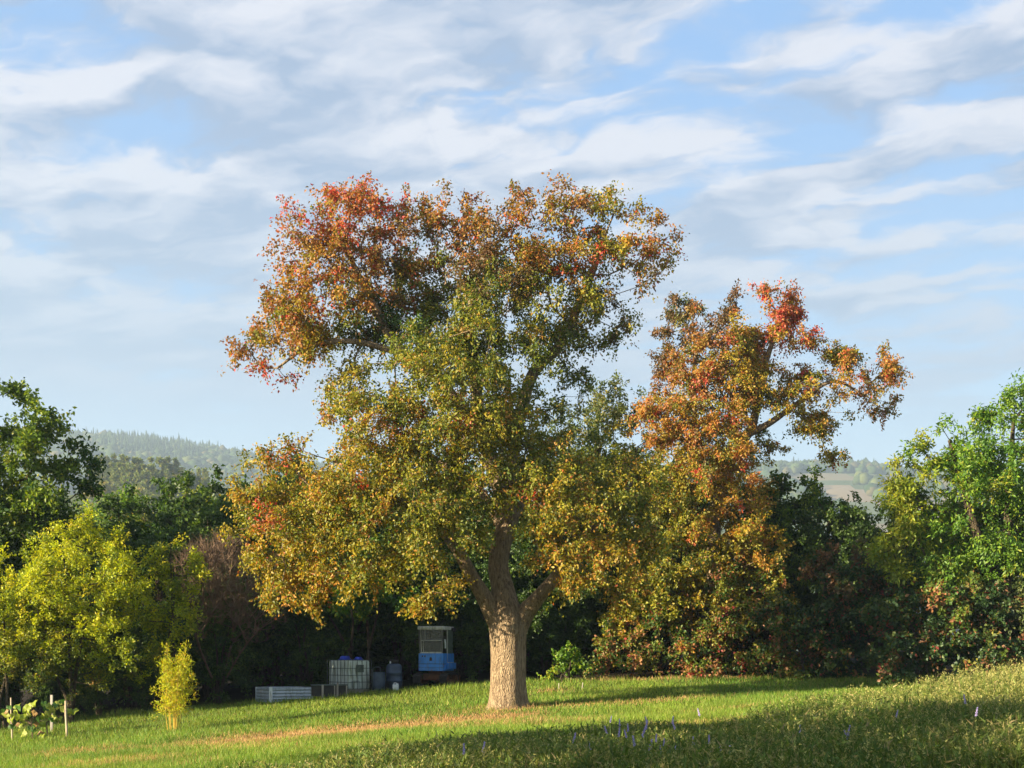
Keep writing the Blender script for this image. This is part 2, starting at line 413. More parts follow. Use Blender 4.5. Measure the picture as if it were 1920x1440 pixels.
def tree(name, label, cat, base, stems, lobes, seed, spacing=.5, per=36, leaf=.09, aspect=.6, twl=.4, droop=.35, up=.15, out=.6,
         flat=.5, mixp=.55, tw=3, bark=None, group=None, r_tip=.006, hollow=.27, ridges=.03, sides=10, spread=.16, k=.22, mat=None, trunk_rings=14, dens=1.75, accent=None):
    """base: world point of the foot; stems: list of rows (dx,dy,dz,r) from the base; lobes in world coords"""
    r_ = np.random.default_rng(seed)
    per = int(per * dens); leaf *= 1.15
    base = np.asarray(base, float)
    root = empty(name, tuple(base)); tag(root, label, cat, group)
    polys = []; st = []
    for s in stems:
        q = spline(s, max(6, trunk_rings if len(s) > 2 else 8))
        polys.append((q[:, :3], np.maximum(q[:, 3], .008))); st.append(q[:, :3])
    V, Fq = tube_mesh(polys, sides, ridges, seed)
    link('trunk', np_mesh(name + '_trunk', V, Fq, smooth=True), bark or darkbarkM, root)
    A, C, PI = sample_lobes(lobes, spacing, r_, hollow, accent=accent)
    A = A - base; C = C - base
    keep = (A[:, 2] + base[2]) > gz(A[:, 0] + base[0], A[:, 1] + base[1]) + .08 if base[1] < 80 else A[:, 2] > 0
    A = A[keep]; C = C[keep]; PI = [p for p, kf in zip(PI, keep) if kf]
    S = np.concatenate(st); S = np.vstack([S[:1], S[S[:, 2] > .25 * S[:, 2].max()] if len(S) > 8 else S])
    P, par, tips, n0 = grow(S, None, A, r_, k=k)
    V, Fq = branch_mesh(P, par, tips, n0, r_tip)
    link('branches', np_mesh(name + '_branches', V, Fq), bark or darkbarkM, root)['kind'] = 'stuff'
    V, Ft, cols = leaves_at(A, C, PI, per, leaf, aspect, twl, r_, droop, up, out, tw, flat, mixp, spread)
    link('crown', np_mesh(name + '_crown', V, Ft, cols), mat or leafM, root)['kind'] = 'stuff'
    return root
def copy_tree(o, loc, rz, scale, label=None, parent=None):
    c = o.copy(); col.objects.link(c)
    if parent is None:
        c.location = loc; c.rotation_euler = (0, 0, rz); c.scale = scale if isinstance(scale, tuple) else (scale,) * 3
        if label: c['label'] = label
    else: c.parent = parent
    for ch in o.children: copy_tree(ch, None, 0, 1, None, c)
    return c

#@@SETTING
# ------------------------------------------------------------------ ground
def ground():
    xs = np.unique(np.round(np.concatenate([np.linspace(-24, 24, 121), np.geomspace(24, 2350, 24), -np.geomspace(24, 2350, 24)]), 3))
    ys = np.unique(np.round(np.concatenate([np.linspace(-6, 60, 150), np.geomspace(60, 2450, 26), -np.geomspace(6, 190, 12)]), 3))
    X, Y = np.meshgrid(xs, ys); Z = gz(X, Y)
    V = np.stack([X, Y, Z], -1).reshape(-1, 3)
    nx = len(xs); i = np.arange(len(ys) - 1)[:, None] * nx; j = np.arange(nx - 1)[None]
    Fq = np.stack([i + j, i + j + 1, i + nx + j + 1, i + nx + j], -1).reshape(-1, 4)
    m, nt = newmat('meadow_soil')
    tc = N(nt, 'ShaderNodeTexCoord')
    n1 = N(nt, 'ShaderNodeTexNoise', {'Vector': tc.outputs['Object'], 'Scale': .6, 'Detail': 5.0})
    n2 = N(nt, 'ShaderNodeTexNoise', {'Vector': tc.outputs['Object'], 'Scale': 14.0, 'Detail': 4.0})
    c = MIX(nt, SMOOTH(nt, n1.outputs[0], .4, .65), (.055, .085, .014), (.10, .105, .025))
    c = MIX(nt, SMOOTH(nt, n2.outputs[0], .45, .7), c, (.05, .045, .018))
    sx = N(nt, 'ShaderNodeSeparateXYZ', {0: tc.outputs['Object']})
    litter_shade = MA(nt, 'MULTIPLY', SMOOTH(nt, sx.outputs[1], 45.0, 46.4), MA(nt, 'SUBTRACT', 1.0, SMOOTH(nt, sx.outputs[1], 60, 64)))
    c = MIX(nt, litter_shade, c, (.030, .024, .016))      # dark leaf litter under the hedge, its deep shade painted into the colour
    p = N(nt, 'ShaderNodeBsdfPrincipled', {'Base Color': c, 'Roughness': 1.0, 'Specular IOR Level': .05})
    N(nt, 'ShaderNodeOutputMaterial', {0: p.outputs[0]})
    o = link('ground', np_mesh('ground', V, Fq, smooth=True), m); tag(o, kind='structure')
ground()

def dry_mask(x, y):
    """strip of mown, dried-out grass that runs past the pear's foot"""
    c = 33.6 + .30 * (x + 1) ; wd = 1.35 + .7 * vnoise(x, y, .7, 5)
    m = np.exp(-((y - c) / wd) ** 2) * sstep(-9, -5.5, x) * (1 - sstep(-.4, 1.6, x))
    m2 = np.exp(-(((x + .05) / 1.1) ** 2 + ((y - 36.6) / .9) ** 2)) * .9
    c3 = 36.3 + .35 * x
    m3 = .55 * np.exp(-((y - c3) / .7) ** 2) * sstep(0, 1, x) * (1 - sstep(5, 7, x))
    m4 = .8 * np.exp(-(((x - 1.1) / .5) ** 2 + ((y - 41.5) / .6) ** 2))
    m6 = .75 * np.exp(-((y - 45.2 - .3 * vnoise(x, y, .8, 16)) / .5) ** 2) * sstep(1.2, 2, x) * (1 - sstep(7.5, 9, x))
    m5 = .35 * sstep(.55, .8, vnoise(x, y, .45, 8)) * (y < 33)
    return np.clip(np.maximum.reduce([1.25 * m, m2, m3, m4, m5, m6]) * (.6 + .75 * vnoise(x, y, 2.2, 6)), 0, 1)
def weed_mask(x, y):
    """unmown ground: the near right-hand side of the meadow"""
    edge = 25.5 + .55 * x + 1.6 * (vnoise(x, y, .35, 9) - .5) - 3.2 * np.exp(-((x + 2.5) / 2.2) ** 2)
    return sstep(-.6, 2.0, edge - y) * sstep(-5.5, -1.5, x) * (1 - sstep(34.5, 37, y))

def field_points(n, d0, d1, r_, pw=1.0):
    u = r_.random(n)
    d = (d0 ** -pw + u * (d1 ** -pw - d0 ** -pw)) ** (-1 / pw)
    x = (r_.random(n) * 2 - 1) * .395 * d
    return x, d
def blades(x, y, h, w, lean, colr, r_, z=None):
    """one tapering triangle per blade"""
    n = len(x); z = gz(x, y) if z is None else z
    a = r_.random(n) * 6.2832
    B = np.stack([x, y, z - .01], -1); side = np.stack([np.cos(a), np.sin(a), 0 * a], -1) * (w * .5)[:, None]
    b2 = r_.random(n) * 6.2832; ln = np.stack([np.cos(b2), np.sin(b2), 0 * a], -1) * (lean * h)[:, None]
    V = np.empty((n, 3, 3)); V[:, 0] = B - side; V[:, 1] = B + side
    V[:, 2] = B + np.array([0, 0, 1.]) * (h * (1 - .25 * lean))[:, None] + ln
    return V.reshape(-1, 3), np.arange(n * 3).reshape(-1, 3), colr
def grass():
    r_ = np.random.default_rng(11)
    x, y = field_points(560000, 15.5, 46.5, r_, .75)
    lim = 43.9 + 1.5 * sstep(-9, -7, x) * (1 - sstep(9.0, 10.5, x)) + .7 * sstep(2, 3.5, x) * (1 - sstep(7.5, 9, x)) + .5 * (vnoise(x, y, 1.1, 33) - .5)
    k = y < lim; x, y = x[k], y[k]
    wm = weed_mask(x, y); dm = dry_mask(x, y)
    clump = vnoise(x, y, 1.3, 1) * .4 + vnoise(x, y, 4.3, 2) * .6
    h = (.065 + .11 * clump) * (.6 + .8 * r_.random(len(x))) * (1 - .4 * dm) + wm * .10
    h += .13 * np.exp(-((np.hypot(x + .1, y - 37.0) - .62) / .22) ** 2) * r_.random(len(x))     # uncut tuft round the bole
    h *= 1 + .35 * sstep(43.0, 45, y - .06 * x)           # the strimmer never reaches the hedge foot
    w = .009 + .005 * r_.random(len(x)) + .0002 * (y - 17)
    lean = .15 + .6 * r_.random(len(x))
    g1, g2, g3 = np.array([.105, .22, .022]), np.array([.19, .28, .030]), np.array([.34, .33, .075])
    t = vnoise(x, y, .33, 12)[:, None]; q = r_.random((len(x), 1))
    c = g1 * (1 - t) + g2 * t
    c = np.where(q < .15, g3, c)
    dry = np.array([.48, .29, .13]) * (.75 + .5 * r_.random((len(x), 1)))
    c = np.where(r_.random((len(x), 1)) < dm[:, None] * .92, dry, c)
    c = c * (.75 + .5 * r_.random((len(x), 1))) * (.72 + .36 * vnoise(x, y, .9, 14) + .22 * vnoise(x, y, 5.1, 15))[:, None]
    V, Ft, cc = blades(x, y, h, w, lean, c, r_)
    o = link('meadow_grass', np_mesh('meadow_grass', V, Ft, cc), grassM)
    tag(o, 'short green mown meadow grass with a dried straw-coloured strip', 'grass', kind='stuff')
grass()
def weeds():
    r_ = np.random.default_rng(12)
    x, y = field_points(92000, 14.0, 38, r_, .6)
    m = weed_mask(x, y); k = r_.random(len(x)) < m * (.35 + .65 * sstep(.3, .6, vnoise(x, y, .8, 21))); x, y, m = x[k], y[k], m[k]
    n = len(x)
    right = sstep(6, 10, x)
    h = (.22 + .46 * vnoise(x, y, .55, 22)) * (.55 + .6 * r_.random(n)) * (.45 + .55 * m) + .34 * right * r_.random(n)
    z = gz(x, y)
    Vs, Fs, Cs = [], [], []; base = 0
    def add(v, f, c):
        nonlocal base
        Vs.append(v); Fs.append(f + base); Cs.append(c); base += len(v)
    green = np.array([.075, .135, .02]); pale = np.array([.24, .25, .06]); straw = np.array([.34, .27, .12])
    t = (.25 * vnoise(x, y, .5, 23) + .55 * right * r_.random(n) + .35 * (r_.random(n) < .2))[:, None]
    c = green * (1 - t) + pale * t
    c = np.where(r_.random((n, 1)) < .06, straw, c) * (.7 + .6 * r_.random((n, 1)))
    lean = .1 + .35 * r_.random(n)
    v, f, cc = blades(x, y, h, .010 + .006 * r_.random(n), lean, c, r_, z); add(v, f, cc)
    tip = v.reshape(n, 3, 3)[:, 2]; foot = v.reshape(n, 3, 3)[:, 0]
    # small leaflets up every stem
    per = 5
    tt = .15 + .8 * r_.random((n, per, 1))
    pos = (foot[:, None] * (1 - tt) + tip[:, None] * tt).reshape(-1, 3)
    ld = unit(r_.normal(size=(n * per, 3)) * np.array([1, 1, .5]) + np.array([0, 0, 1.0])); nn = unit(r_.normal(size=(n * per, 3)) + np.array([0, 0, .8]))
    side = unit(np.cross(ld, nn)); sz = (.04 + .09 * r_.random((n * per, 1)))
    L = n * per; V = np.empty((L, 3, 3)); V[:, 0] = pos + side * sz * .11; V[:, 1] = pos - side * sz * .11; V[:, 2] = pos + ld * sz
    add(V.reshape(-1, 3), np.arange(L * 3).reshape(-1, 3), np.repeat(c, per, 0) * (.8 + .4 * r_.random((L, 1))))
    # seed heads on the taller stalks
    k = np.where((r_.random(n) < .22 + .5 * right) & (h > .2))[0]
    per = 7
    pos = (tip[k][:, None] + np.array([0, 0, 1]) * (-.14 * r_.random((len(k), per, 1))) + r_.normal(size=(len(k), per, 3)) * .012).reshape(-1, 3)
    ld = unit(r_.normal(size=pos.shape) + np.array([0, 0, 1.])); side = unit(np.cross(ld, r_.normal(size=pos.shape)))
    V = np.empty((len(pos), 3, 3)); V[:, 0] = pos + side * .009; V[:, 1] = pos - side * .009; V[:, 2] = pos + ld * .04
    hc = np.array([.36, .34, .11]) * (.6 + .7 * r_.random((len(pos), 1)))
    add(V.reshape(-1, 3), np.arange(len(pos) * 3).reshape(-1, 3), hc)
    o = link('tall_weeds', np_mesh('tall_weeds', np.concatenate(Vs), np.concatenate(Fs), np.concatenate(Cs)), grassM)
    tag(o, 'unmown tall weeds and seeding grasses beside the mown meadow', 'weeds', kind='stuff')
weeds()

# ------------------------------------------------------------------ hills
def hill(name, prof, d0, d1, d2, seed, conifer, fields=None, nrow=46):
    """prof: ridge line as (column, row) pairs; the slope climbs from d0 to the ridge at d1 and falls to d2"""
    r_ = np.random.default_rng(seed)
    prof = np.array(prof, float)
    cols_ = np.linspace(prof[0, 0], prof[-1, 0], 90)
    ridge = np.interp(cols_, prof[:, 0], prof[:, 1])
    def surf(c, t):
        """t 0..1 up the slope, 1..1.6 behind"""
        top = CAMZ + (HZ - np.interp(c, prof[:, 0], prof[:, 1])) / F * d1 - 9
        d = np.where(t < 1, d0 + (d1 - d0) * t, d1 + (d2 - d1) * (t - 1) / .6)
        s = np.where(t < 1, sstep(-.25, 1.08, t) * 1.015 - .09 * (1 - t), 1 - sstep(1, 1.6, t))
        s = np.clip(s, 0, 1)
        x = (c - 960) / F * d1 * (.45 + .55 * d / d1)
        zz = top * s + 5 * (vnoise(x, d, .012, seed) - .5) * np.clip(s * 6, 0, 1) - 1.5
        return x, d, zz
    t = np.linspace(0, 1.6, nrow)
    Cg, Tg = np.meshgrid(cols_, t)
    X, Y, Z = surf(Cg, Tg)
    V = np.stack([X, Y, Z], -1).reshape(-1, 3); nx = len(cols_)
    i = np.arange(nrow - 1)[:, None] * nx; j = np.arange(nx - 1)[None]
    Fq = np.stack([i + j, i + j + 1, i + nx + j + 1, i + nx + j], -1).reshape(-1, 4)
    cc = np.tile(np.array([.07, .085, .025]), (len(Fq), 1))
    fc = Cg[:-1, :-1].ravel(); ft = Tg[:-1, :-1].ravel()
    if fields is not None:
        fm = fields(fc, ft); k = fm > 0
        pal = np.array([[.07, .08, .02], [.22, .17, .10], [.10, .12, .04], [.17, .14, .07], [.07, .095, .03]])
        cc[k] = pal[fm[k].astype(int)]
    o = link(name, np_mesh(name, V, Fq, cc, smooth=True), tintM); tag(o, kind='structure')
    # woods on it
    n = 9000
    c = prof[0, 0] + r_.random(n) * (prof[-1, 0] - prof[0, 0]); tt = 1.04 * r_.random(n) ** .55
    if fields is not None:
        k = (fields(c, tt) == 0) | (r_.random(len(c)) < .16 * (vnoise(c, tt * 200, .03, 44) > .5)); c, tt = c[k], tt[k]
    # a closed row along the ridge
    cr = np.linspace(prof[0, 0], prof[-1, 0], 420) + r_.normal(size=420) * 1.5; c = np.r_[c, cr]; tt = np.r_[tt, .99 + .02 * r_.random(420)]
    x, y, z = surf(c, tt)
    px_ = 960 + x / y * F; vis = (px_ > -60) & (px_ < 1980) & ~((px_ > 620) & (px_ < 1260)); c, tt, x, y, z = c[vis], tt[vis], x[vis], y[vis], z[vis]
    con = conifer(c, tt, r_)
    ico = bmesh.new(); bmesh.ops.create_icosphere(ico, subdivisions=1, radius=1)
    iv = np.array([v.co[:] for v in ico.verts]); ifc = np.array([[v.index for v in f.verts] for f in ico.faces]); ico.free()
    Vs, Fs, Cs = [], [], []; base = 0
    b = np.where(~con)[0]
    s = 5.2 + 3.2 * r_.random(len(b))
    vv = iv[None] * (1 + .22 * r_.normal(size=(len(b), len(iv), 1))) * s[:, None, None] * np.array([1, 1, .95])
    vv = vv + np.stack([x[b], y[b], z[b] + s * .75], -1)[:, None]
    Vs.append(vv.reshape(-1, 3)); Fs.append((ifc[None] + (np.arange(len(b)) * len(iv))[:, None, None]).reshape(-1, 3))
    g = np.array([[.035, .06, .016], [.05, .075, .02], [.075, .09, .024], [.09, .08, .03], [.03, .055, .018]])
    gc = g[r_.choice(5, len(b), p=[.3, .3, .2, .08, .12])] * (.8 + .4 * r_.random((len(b), 1)))
    Cs.append(np.repeat(gc, len(ifc), 0)); base += len(b) * len(iv)
    a = np.where(con)[0]
    if len(a):
        S = 7; th = np.arange(S) / S * 6.2832
        ring = np.stack([np.cos(th), np.sin(th), 0 * th], -1)
        hh = 13 + 8 * r_.random(len(a)); rr = 2.2 + 1.0 * r_.random(len(a))
        cone = []; tri = []
        for lv, (z0, z1, q) in enumerate(((.08, .55, 1.0), (.36, .8, .75), (.62, 1.0, .48))):
            k0 = sum(len(q_) for q_ in cone)
            cone.append(np.vstack([ring * np.array([q, q, 0]) + np.array([0, 0, z0]), [[0, 0, z1]]]))
            tri += [[k0 + s_, k0 + (s_ + 1) % S, k0 + S] for s_ in range(S)]
        cone = np.vstack(cone); tri = np.array(tri)
        vv = cone[None] * np.stack([rr, rr, hh], -1)[:, None] * (1 + .1 * r_.normal(size=(len(a), len(cone), 1)))
        vv = vv + np.stack([x[a], y[a], z[a] - 1], -1)[:, None]
        Vs.append(vv.reshape(-1, 3)); Fs.append((tri[None] + (base + np.arange(len(a)) * len(cone))[:, None, None]).reshape(-1, 3))
        gc = np.array([.028, .05, .022]) * (.7 + .6 * r_.random((len(a), 1))); Cs.append(np.repeat(gc, len(tri), 0))
    o = link('woodland', np_mesh(name + '_woodland', np.concatenate(Vs), np.concatenate(Fs), np.concatenate(Cs)), tintM)
    return o
w = hill('hill', [(-250, 812), (0, 806), (110, 814), (250, 822), (330, 834), (470, 854), (700, 890), (1000, 945), (1200, 1010)], 800, 2000, 2300, 31,
     lambda c, t, r_: ((t > .93) & (r_.random(len(c)) < .85)) | ((c > 230) & (c < 420) & (t > .70) & (r_.random(len(c)) < .75)) | (r_.random(len(c)) < .06))
tag(w, 'hazy wooded hillside with a spiky row of conifers on its ridge', 'woodland', kind='stuff')
def right_fields(c, t):
    m = np.zeros_like(c)
    inside = (t > .30) & (t < .80) & (c + 60 * (t - .6) > 1435) & (c < 1760)
    band = np.floor(((t - .30) * 13 + (c - 1400) * .006 + 1.2 * vnoise(c, t * 300, .012, 41))).astype(int)
    m = np.where(inside, 1 + (band * 7 % 4), 0)
    return m
w = hill('hill', [(1050, 960), (1200, 915), (1330, 888), (1400, 880), (1500, 874), (1600, 876), (1680, 885), (1800, 905), (1920, 922), (2150, 960)], 700, 1900, 2250, 32,
     lambda c, t, r_: r_.random(len(c)) < .08, right_fields)
tag(w, 'hazy rounded woods above pale fields on the slope across the valley', 'woodland', kind='stuff')
# the nearer hillside on the left that carries the middle-distance trees
def hillside():
    xs = np.linspace(-420, 60, 60); ys = np.linspace(120, 640, 40)
    X, Y = np.meshgrid(xs, ys)
    Z = 62 * sstep(150, 560, Y) * (1 - .95 * sstep(-150, 40, X - .0 * Y)) + 4 * (vnoise(X, Y, .02, 51) - .5) - 1.0
    V = np.stack([X, Y, Z], -1).reshape(-1, 3); nx = len(xs)
    i = np.arange(39)[:, None] * nx; j = np.arange(nx - 1)[None]
    Fq = np.stack([i + j, i + j + 1, i + nx + j + 1, i + nx + j], -1).reshape(-1, 4)
    o = link('hillside', np_mesh('hillside', V, Fq, np.tile([.09, .11, .025], (len(Fq), 1)), smooth=True), tintM); tag(o, kind='structure')
hillside()
def hz_(x, y): return float(62 * sstep(150, 560, np.array(y)) * (1 - .95 * sstep(-150, 40, np.array(x))) + 4 * (vnoise(x, y, .02, 51) - .5) - 1.0)
def mlobes(spec, pal):
    return [(np.array([x, y, z], float), np.array([rx, ry, rz], float), pal, w) for x, y, z, rx, ry, rz, w in spec]
def middle_trees():
    r_ = random.Random(5)
    protos = []
    for i, (pal, lab) in enumerate((('distant', 'dark green round-headed tree on the wooded slope beyond the hedge'), ('distant2', 'olive yellowish tree on the wooded slope beyond the hedge'))):
        rr = np.random.default_rng(60 + i)
        sp = [(0, 0, 9, 3.6, 3.6, 4.2, 1)] + [(3.6 * math.cos(a), 3.6 * math.sin(a), 6.5 + 3.5 * rr.random(), 2.4, 2.4, 2.3, 1) for a in np.arange(6) * 1.05]
        t = tree('broadleaf_tree', lab, 'tree', (0, 300, 0), [[(0, 0, 0, .35), (0, 0, 4, .28), (0.2, 0, 8, .15)]],
                 [(c + np.array([0, 300, 0]), rd, p, w) for c, rd, p, w in mlobes(sp, pal)], 70 + i, spacing=1.25, per=30, leaf=.55, aspect=.7, twl=.9, r_tip=.02,
                 group='%s trees on the slope beyond the hedge' % ('dark green', 'olive')[i], dens=1.2)
        protos.append(t)
    spots = []
    for row, (y0, n, p0, p1) in enumerate(((330, 9, 170, 470), (410, 10, 190, 480), (490, 11, 190, 490), (570, 11, 200, 500))):
        for j in range(n):
            px = p0 + (p1 - p0) * (j + .3 + .4 * r_.random()) / n; y = y0 + r_.uniform(-25, 25)
            spots.append((((px - 960) / F * y), y))
    used = [False, False]
    for x, y in spots:
        k = 0 if r_.random() < .55 else 1
        loc = (x, y, hz_(x, y) - .3); s = r_.uniform(.75, 1.2); sc_ = (s, s, s * r_.uniform(.8, 1.1))
        if not used[k]:
            used[k] = True; protos[k].location = loc; protos[k].scale = sc_
        else: copy_tree(protos[k], loc, r_.random() * 6.28, sc_)
middle_trees()

#@@TREES
# ------------------------------------------------------------------ the old pear
D1 = 37.0
def rel(px, py, dd, r, base, d): 
    p = at(px, py, d + dd) - base
    return (*p, r)
bx_, by_ = (953 - 960) / F * D1, D1
pear_base = np.array([bx_, by_, gz1(bx_, by_) - .06])
b = pear_base
pear_stems = [
    # bole, flaring at the foot and swelling at the fork, then the leader
    [(0, 0, 0, .64), (0, 0, .18, .545), (0, 0, .6, .485), (.01, 0, 1.2, .465), (.0, 0, 1.8, .475), (-.02, 0, 2.25, .49), (-.10, .02, 2.75, .40), (-.17, .06, 3.3, .30),
     rel(934, 1060, .15, .27, b, D1), rel(945, 1000, .25, .26, b, D1), rel(956, 965, .3, .24, b, D1), rel(935, 910, .4, .21, b, D1), rel(915, 850, .4, .19, b, D1), rel(902, 800, .3, .17, b, D1), rel(890, 700, .2, .14, b, D1), rel(880, 600, 0, .11, b, D1), rel(900, 500, 0, .07, b, D1)],
    [rel(940, 1185, 0, .26, b, D1), rel(925, 1150, -.1, .26, b, D1), rel(905, 1115, -.25, .21, b, D1), rel(884, 1080, -.4, .18, b, D1), rel(850, 1020, -.7, .15, b, D1), rel(790, 960, -1.0, .12, b, D1), rel(700, 930, -1.2, .09, b, D1), rel(600, 930, -1.2, .05, b, D1)],
    [rel(968, 1190, 0, .25, b, D1), rel(985, 1150, -.1, .25, b, D1), rel(1005, 1125, -.3, .20, b, D1), rel(1035, 1090, -.6, .16, b, D1), rel(1080, 1030, -.8, .13, b, D1), rel(1140, 960, -.6, .09, b, D1), rel(1190, 900, -.3, .05, b, D1)],
    [rel(940, 960, .3, .17, b, D1), rel(960, 860, .6, .17, b, D1), rel(978, 770, .5, .16, b, D1), rel(1000, 700, .3, .15, b, D1), rel(1050, 645, 0, .12, b, D1), rel(1090, 560, 0, .10, b, D1), rel(1115, 500, 0, .08, b, D1), rel(1135, 440, 0, .05, b, D1)],
    [rel(905, 820, .3, .14, b, D1), rel(830, 720, 0, .13, b, D1), rel(745, 650, -.2, .11, b, D1), rel(700, 570, -.2, .09, b, D1), rel(650, 470, 0, .06, b, D1)],
    [rel(745, 660, -.2, .09, b, D1), rel(660, 640, -.5, .07, b, D1), rel(580, 650, -.6, .05, b, D1), rel(520, 690, -.6, .03, b, D1)],
    [rel(945, 1000, .2, .13, b, D1), rel(900, 920, 1.2, .11, b, D1), rel(800, 850, 2.0, .08, b, D1), rel(720, 800, 2.2, .05, b, D1)],
    [rel(945, 1000, .2, .13, b, D1), rel(1000, 920, 1.2, .11, b, D1), rel(1080, 860, 2.0, .08, b, D1)],
]
pear_lobes = [
    # crown top, left
    lob(655, 430, 78, 62, D1 - .2, 'red'), lob(640, 380, 42, 30, D1, 'red'), lob(585, 480, 62, 60, D1 - .6, 'russet'), lob(720, 450, 70, 60, D1, 'russet'), lob(668, 372, 22, 30, D1, 'red'),
    lob(640, 520, 85, 70, D1 - .8, 'orange'), lob(560, 570, 62, 58, D1 - .8, 'orange'), lob(525, 600, 48, 60, D1 - .4, 'russet'), lob(478, 650, 38, 42, D1 - .3, 'russet', w=.8), lob(545, 650, 62, 45, D1 - .6, 'gold', w=.8), lob(500, 560, 30, 40, D1 - .3, 'russet', w=.7), lob(525, 690, 45, 32, D1, 'russet', w=.5),
    lob(700, 540, 75, 75, D1 + .8, 'brown'), lob(640, 600, 70, 60, D1 + .6, 'green', w=.8),
    lob(600, 705, 50, 60, D1 - .2, 'gold', w=.55), lob(605, 790, 36, 42, D1, 'orange', w=.6), lob(660, 690, 60, 60, D1 - .6, 'olive', w=.7), lob(690, 760, 70, 60, D1 - 1, 'olive', w=.8),
    # crown top, middle and right
    lob(780, 450, 32, 55, D1 + .3, 'russet', w=.8), lob(840, 470, 60, 60, D1, 'russet'), lob(900, 425, 45, 55, D1 - .2, 'orange'), lob(950, 400, 30, 34, D1, 'russet', w=.8), lob(985, 440, 62, 60, D1 - .4, 'orange'), lob(1040, 400, 50, 55, D1, 'russet'), lob(1060, 378, 28, 24, D1, 'russet', w=.7),
    lob(1110, 420, 62, 55, D1 + .2, 'gold'), lob(1130, 375, 32, 26, D1 + .2, 'gold', w=.7), lob(1180, 395, 24, 28, D1, 'orange', w=.6), lob(1170, 460, 55, 50, D1, 'gold'), lob(1225, 450, 40, 42, D1, 'orange'), lob(1215, 500, 36, 38, D1 - .2, 'orange', w=.7), lob(1085, 490, 75, 55, D1 - .5, 'orange'), lob(1000, 510, 55, 50, D1 - .3, 'gold'),
    lob(900, 520, 90, 60, D1 - .4, 'brown'), lob(830, 540, 65, 55, D1 + .6, 'green'),
    # middle of the crown
    lob(830, 620, 80, 70, D1 - .9, 'green'), lob(930, 590, 80, 75, D1 - .8, 'green'), lob(885, 640, 70, 60, D1 - 1.6, 'olive'), lob(1050, 590, 80, 65, D1 - .6, 'olive'), lob(1130, 580, 60, 62, D1 + .2, 'green'), lob(1165, 600, 35, 45, D1 + .4, 'brown', w=.7), lob(1080, 660, 55, 45, D1 + .2, 'green', w=.8), lob(1065, 730, 28, 55, D1 + .5, 'greygreen', w=.6),
    lob(780, 690, 95, 75, D1 - 1.8, 'green'), lob(880, 710, 100, 85, D1 - 2.4, 'olive'), lob(960, 710, 70, 75, D1 - 1.0, 'green'), lob(760, 780, 105, 80, D1 - 2.2, 'olive'), lob(840, 820, 95, 80, D1 - 2.2, 'olive'), lob(990, 790, 60, 60, D1 - .6, 'olive'), lob(720, 610, 60, 60, D1 + .4, 'deep'), lob(1020, 650, 50, 50, D1 + 1, 'deep'), lob(760, 560, 50, 50, D1 + 1.2, 'green'),
    # lower left skirt
    lob(530, 900, 80, 55, D1 - .4, 'gold'), lob(500, 960, 62, 62, D1 - .5, 'olive'), lob(510, 1050, 55, 68, D1 - .6, 'gold'), lob(560, 1100, 62, 42, D1 - 1.0, 'gold', w=.85), lob(600, 960, 90, 80, D1 - 1.6, 'olive'), lob(690, 880, 90, 80, D1 - 2.0, 'gold'), lob(640, 1050, 85, 68, D1 - 1.9, 'gold'), lob(700, 990, 85, 75, D1 - 2.4, 'olive'), lob(780, 930, 90, 80, D1 - 2.7, 'olive'), lob(800, 1020, 75, 65, D1 - 2.6, 'olive'), lob(840, 1000, 55, 50, D1 - 2.6, 'green'), lob(805, 1085, 52, 48, D1 - 2.4, 'gold', w=.8), lob(820, 1128, 24, 30, D1 - 2.4, 'gold', w=.6), lob(870, 900, 60, 70, D1 - 2.2, 'olive'), lob(925, 930, 50, 40, D1 - 2.0, 'olive'), lob(935, 770, 62, 50, D1 - 2.0, 'olive'), lob(960, 840, 40, 40, D1 - 1.6, 'green'), lob(905, 1010, 36, 30, D1 - 2.2, 'olive', w=.7), lob(560, 1010, 90, 75, D1 - 1.6, 'gold'), lob(640, 930, 80, 62, D1 - 1.8, 'olive'), lob(470, 890, 36, 36, D1, 'olive', w=.6), lob(720, 1090, 45, 40, D1 - 2, 'olive', w=.55),
    # lower right skirt
    lob(985, 880, 62, 70, D1 - 1.8, 'olive'), lob(1050, 900, 85, 75, D1 - 1.6, 'olive'), lob(1010, 970, 42, 50, D1 - 2.2, 'olive'), lob(1060, 1000, 70, 62, D1 - 2.4, 'gold'), lob(1130, 960, 85, 72, D1 - 1.6, 'green'), lob(1050, 1060, 68, 45, D1 - 2.4, 'gold', w=.85), lob(1120, 1060, 75, 55, D1 - 2.2, 'gold', w=.85), lob(1190, 1000, 80, 70, D1 - 1.2, 'olive'), lob(1150, 1120, 55, 42, D1 - 1.8, 'gold', w=.6), lob(1180, 900, 70, 60, D1 - .8, 'olive'),
    # back of the crown
    lob(700, 880, 110, 90, D1 + 1.6, 'green'), lob(860, 760, 120, 110, D1 + 1.4, 'green'), lob(1060, 880, 110, 90, D1 + 1.4, 'green'), lob(900, 560, 110, 80, D1 + 1.0, 'green'), lob(620, 980, 90, 80, D1 + 1.0, 'green'), lob(860, 960, 100, 80, D1 + 1.8, 'deep'),
]
pear = tree('pear_tree', 'large old pear tree with orange and red leaves and a thick furrowed trunk', 'tree', pear_base, pear_stems, pear_lobes, 101,
     spacing=.39, per=42, leaf=.080, aspect=.60, twl=.42, droop=.5, up=.05, out=.55, flat=.45, mixp=.5, tw=3, bark=barkM, r_tip=.005, ridges=.045, sides=32, hollow=.30, spread=.15, trunk_rings=50, dens=1.5, accent=('red', 'orange', 'orange', 'gold', 'green'))

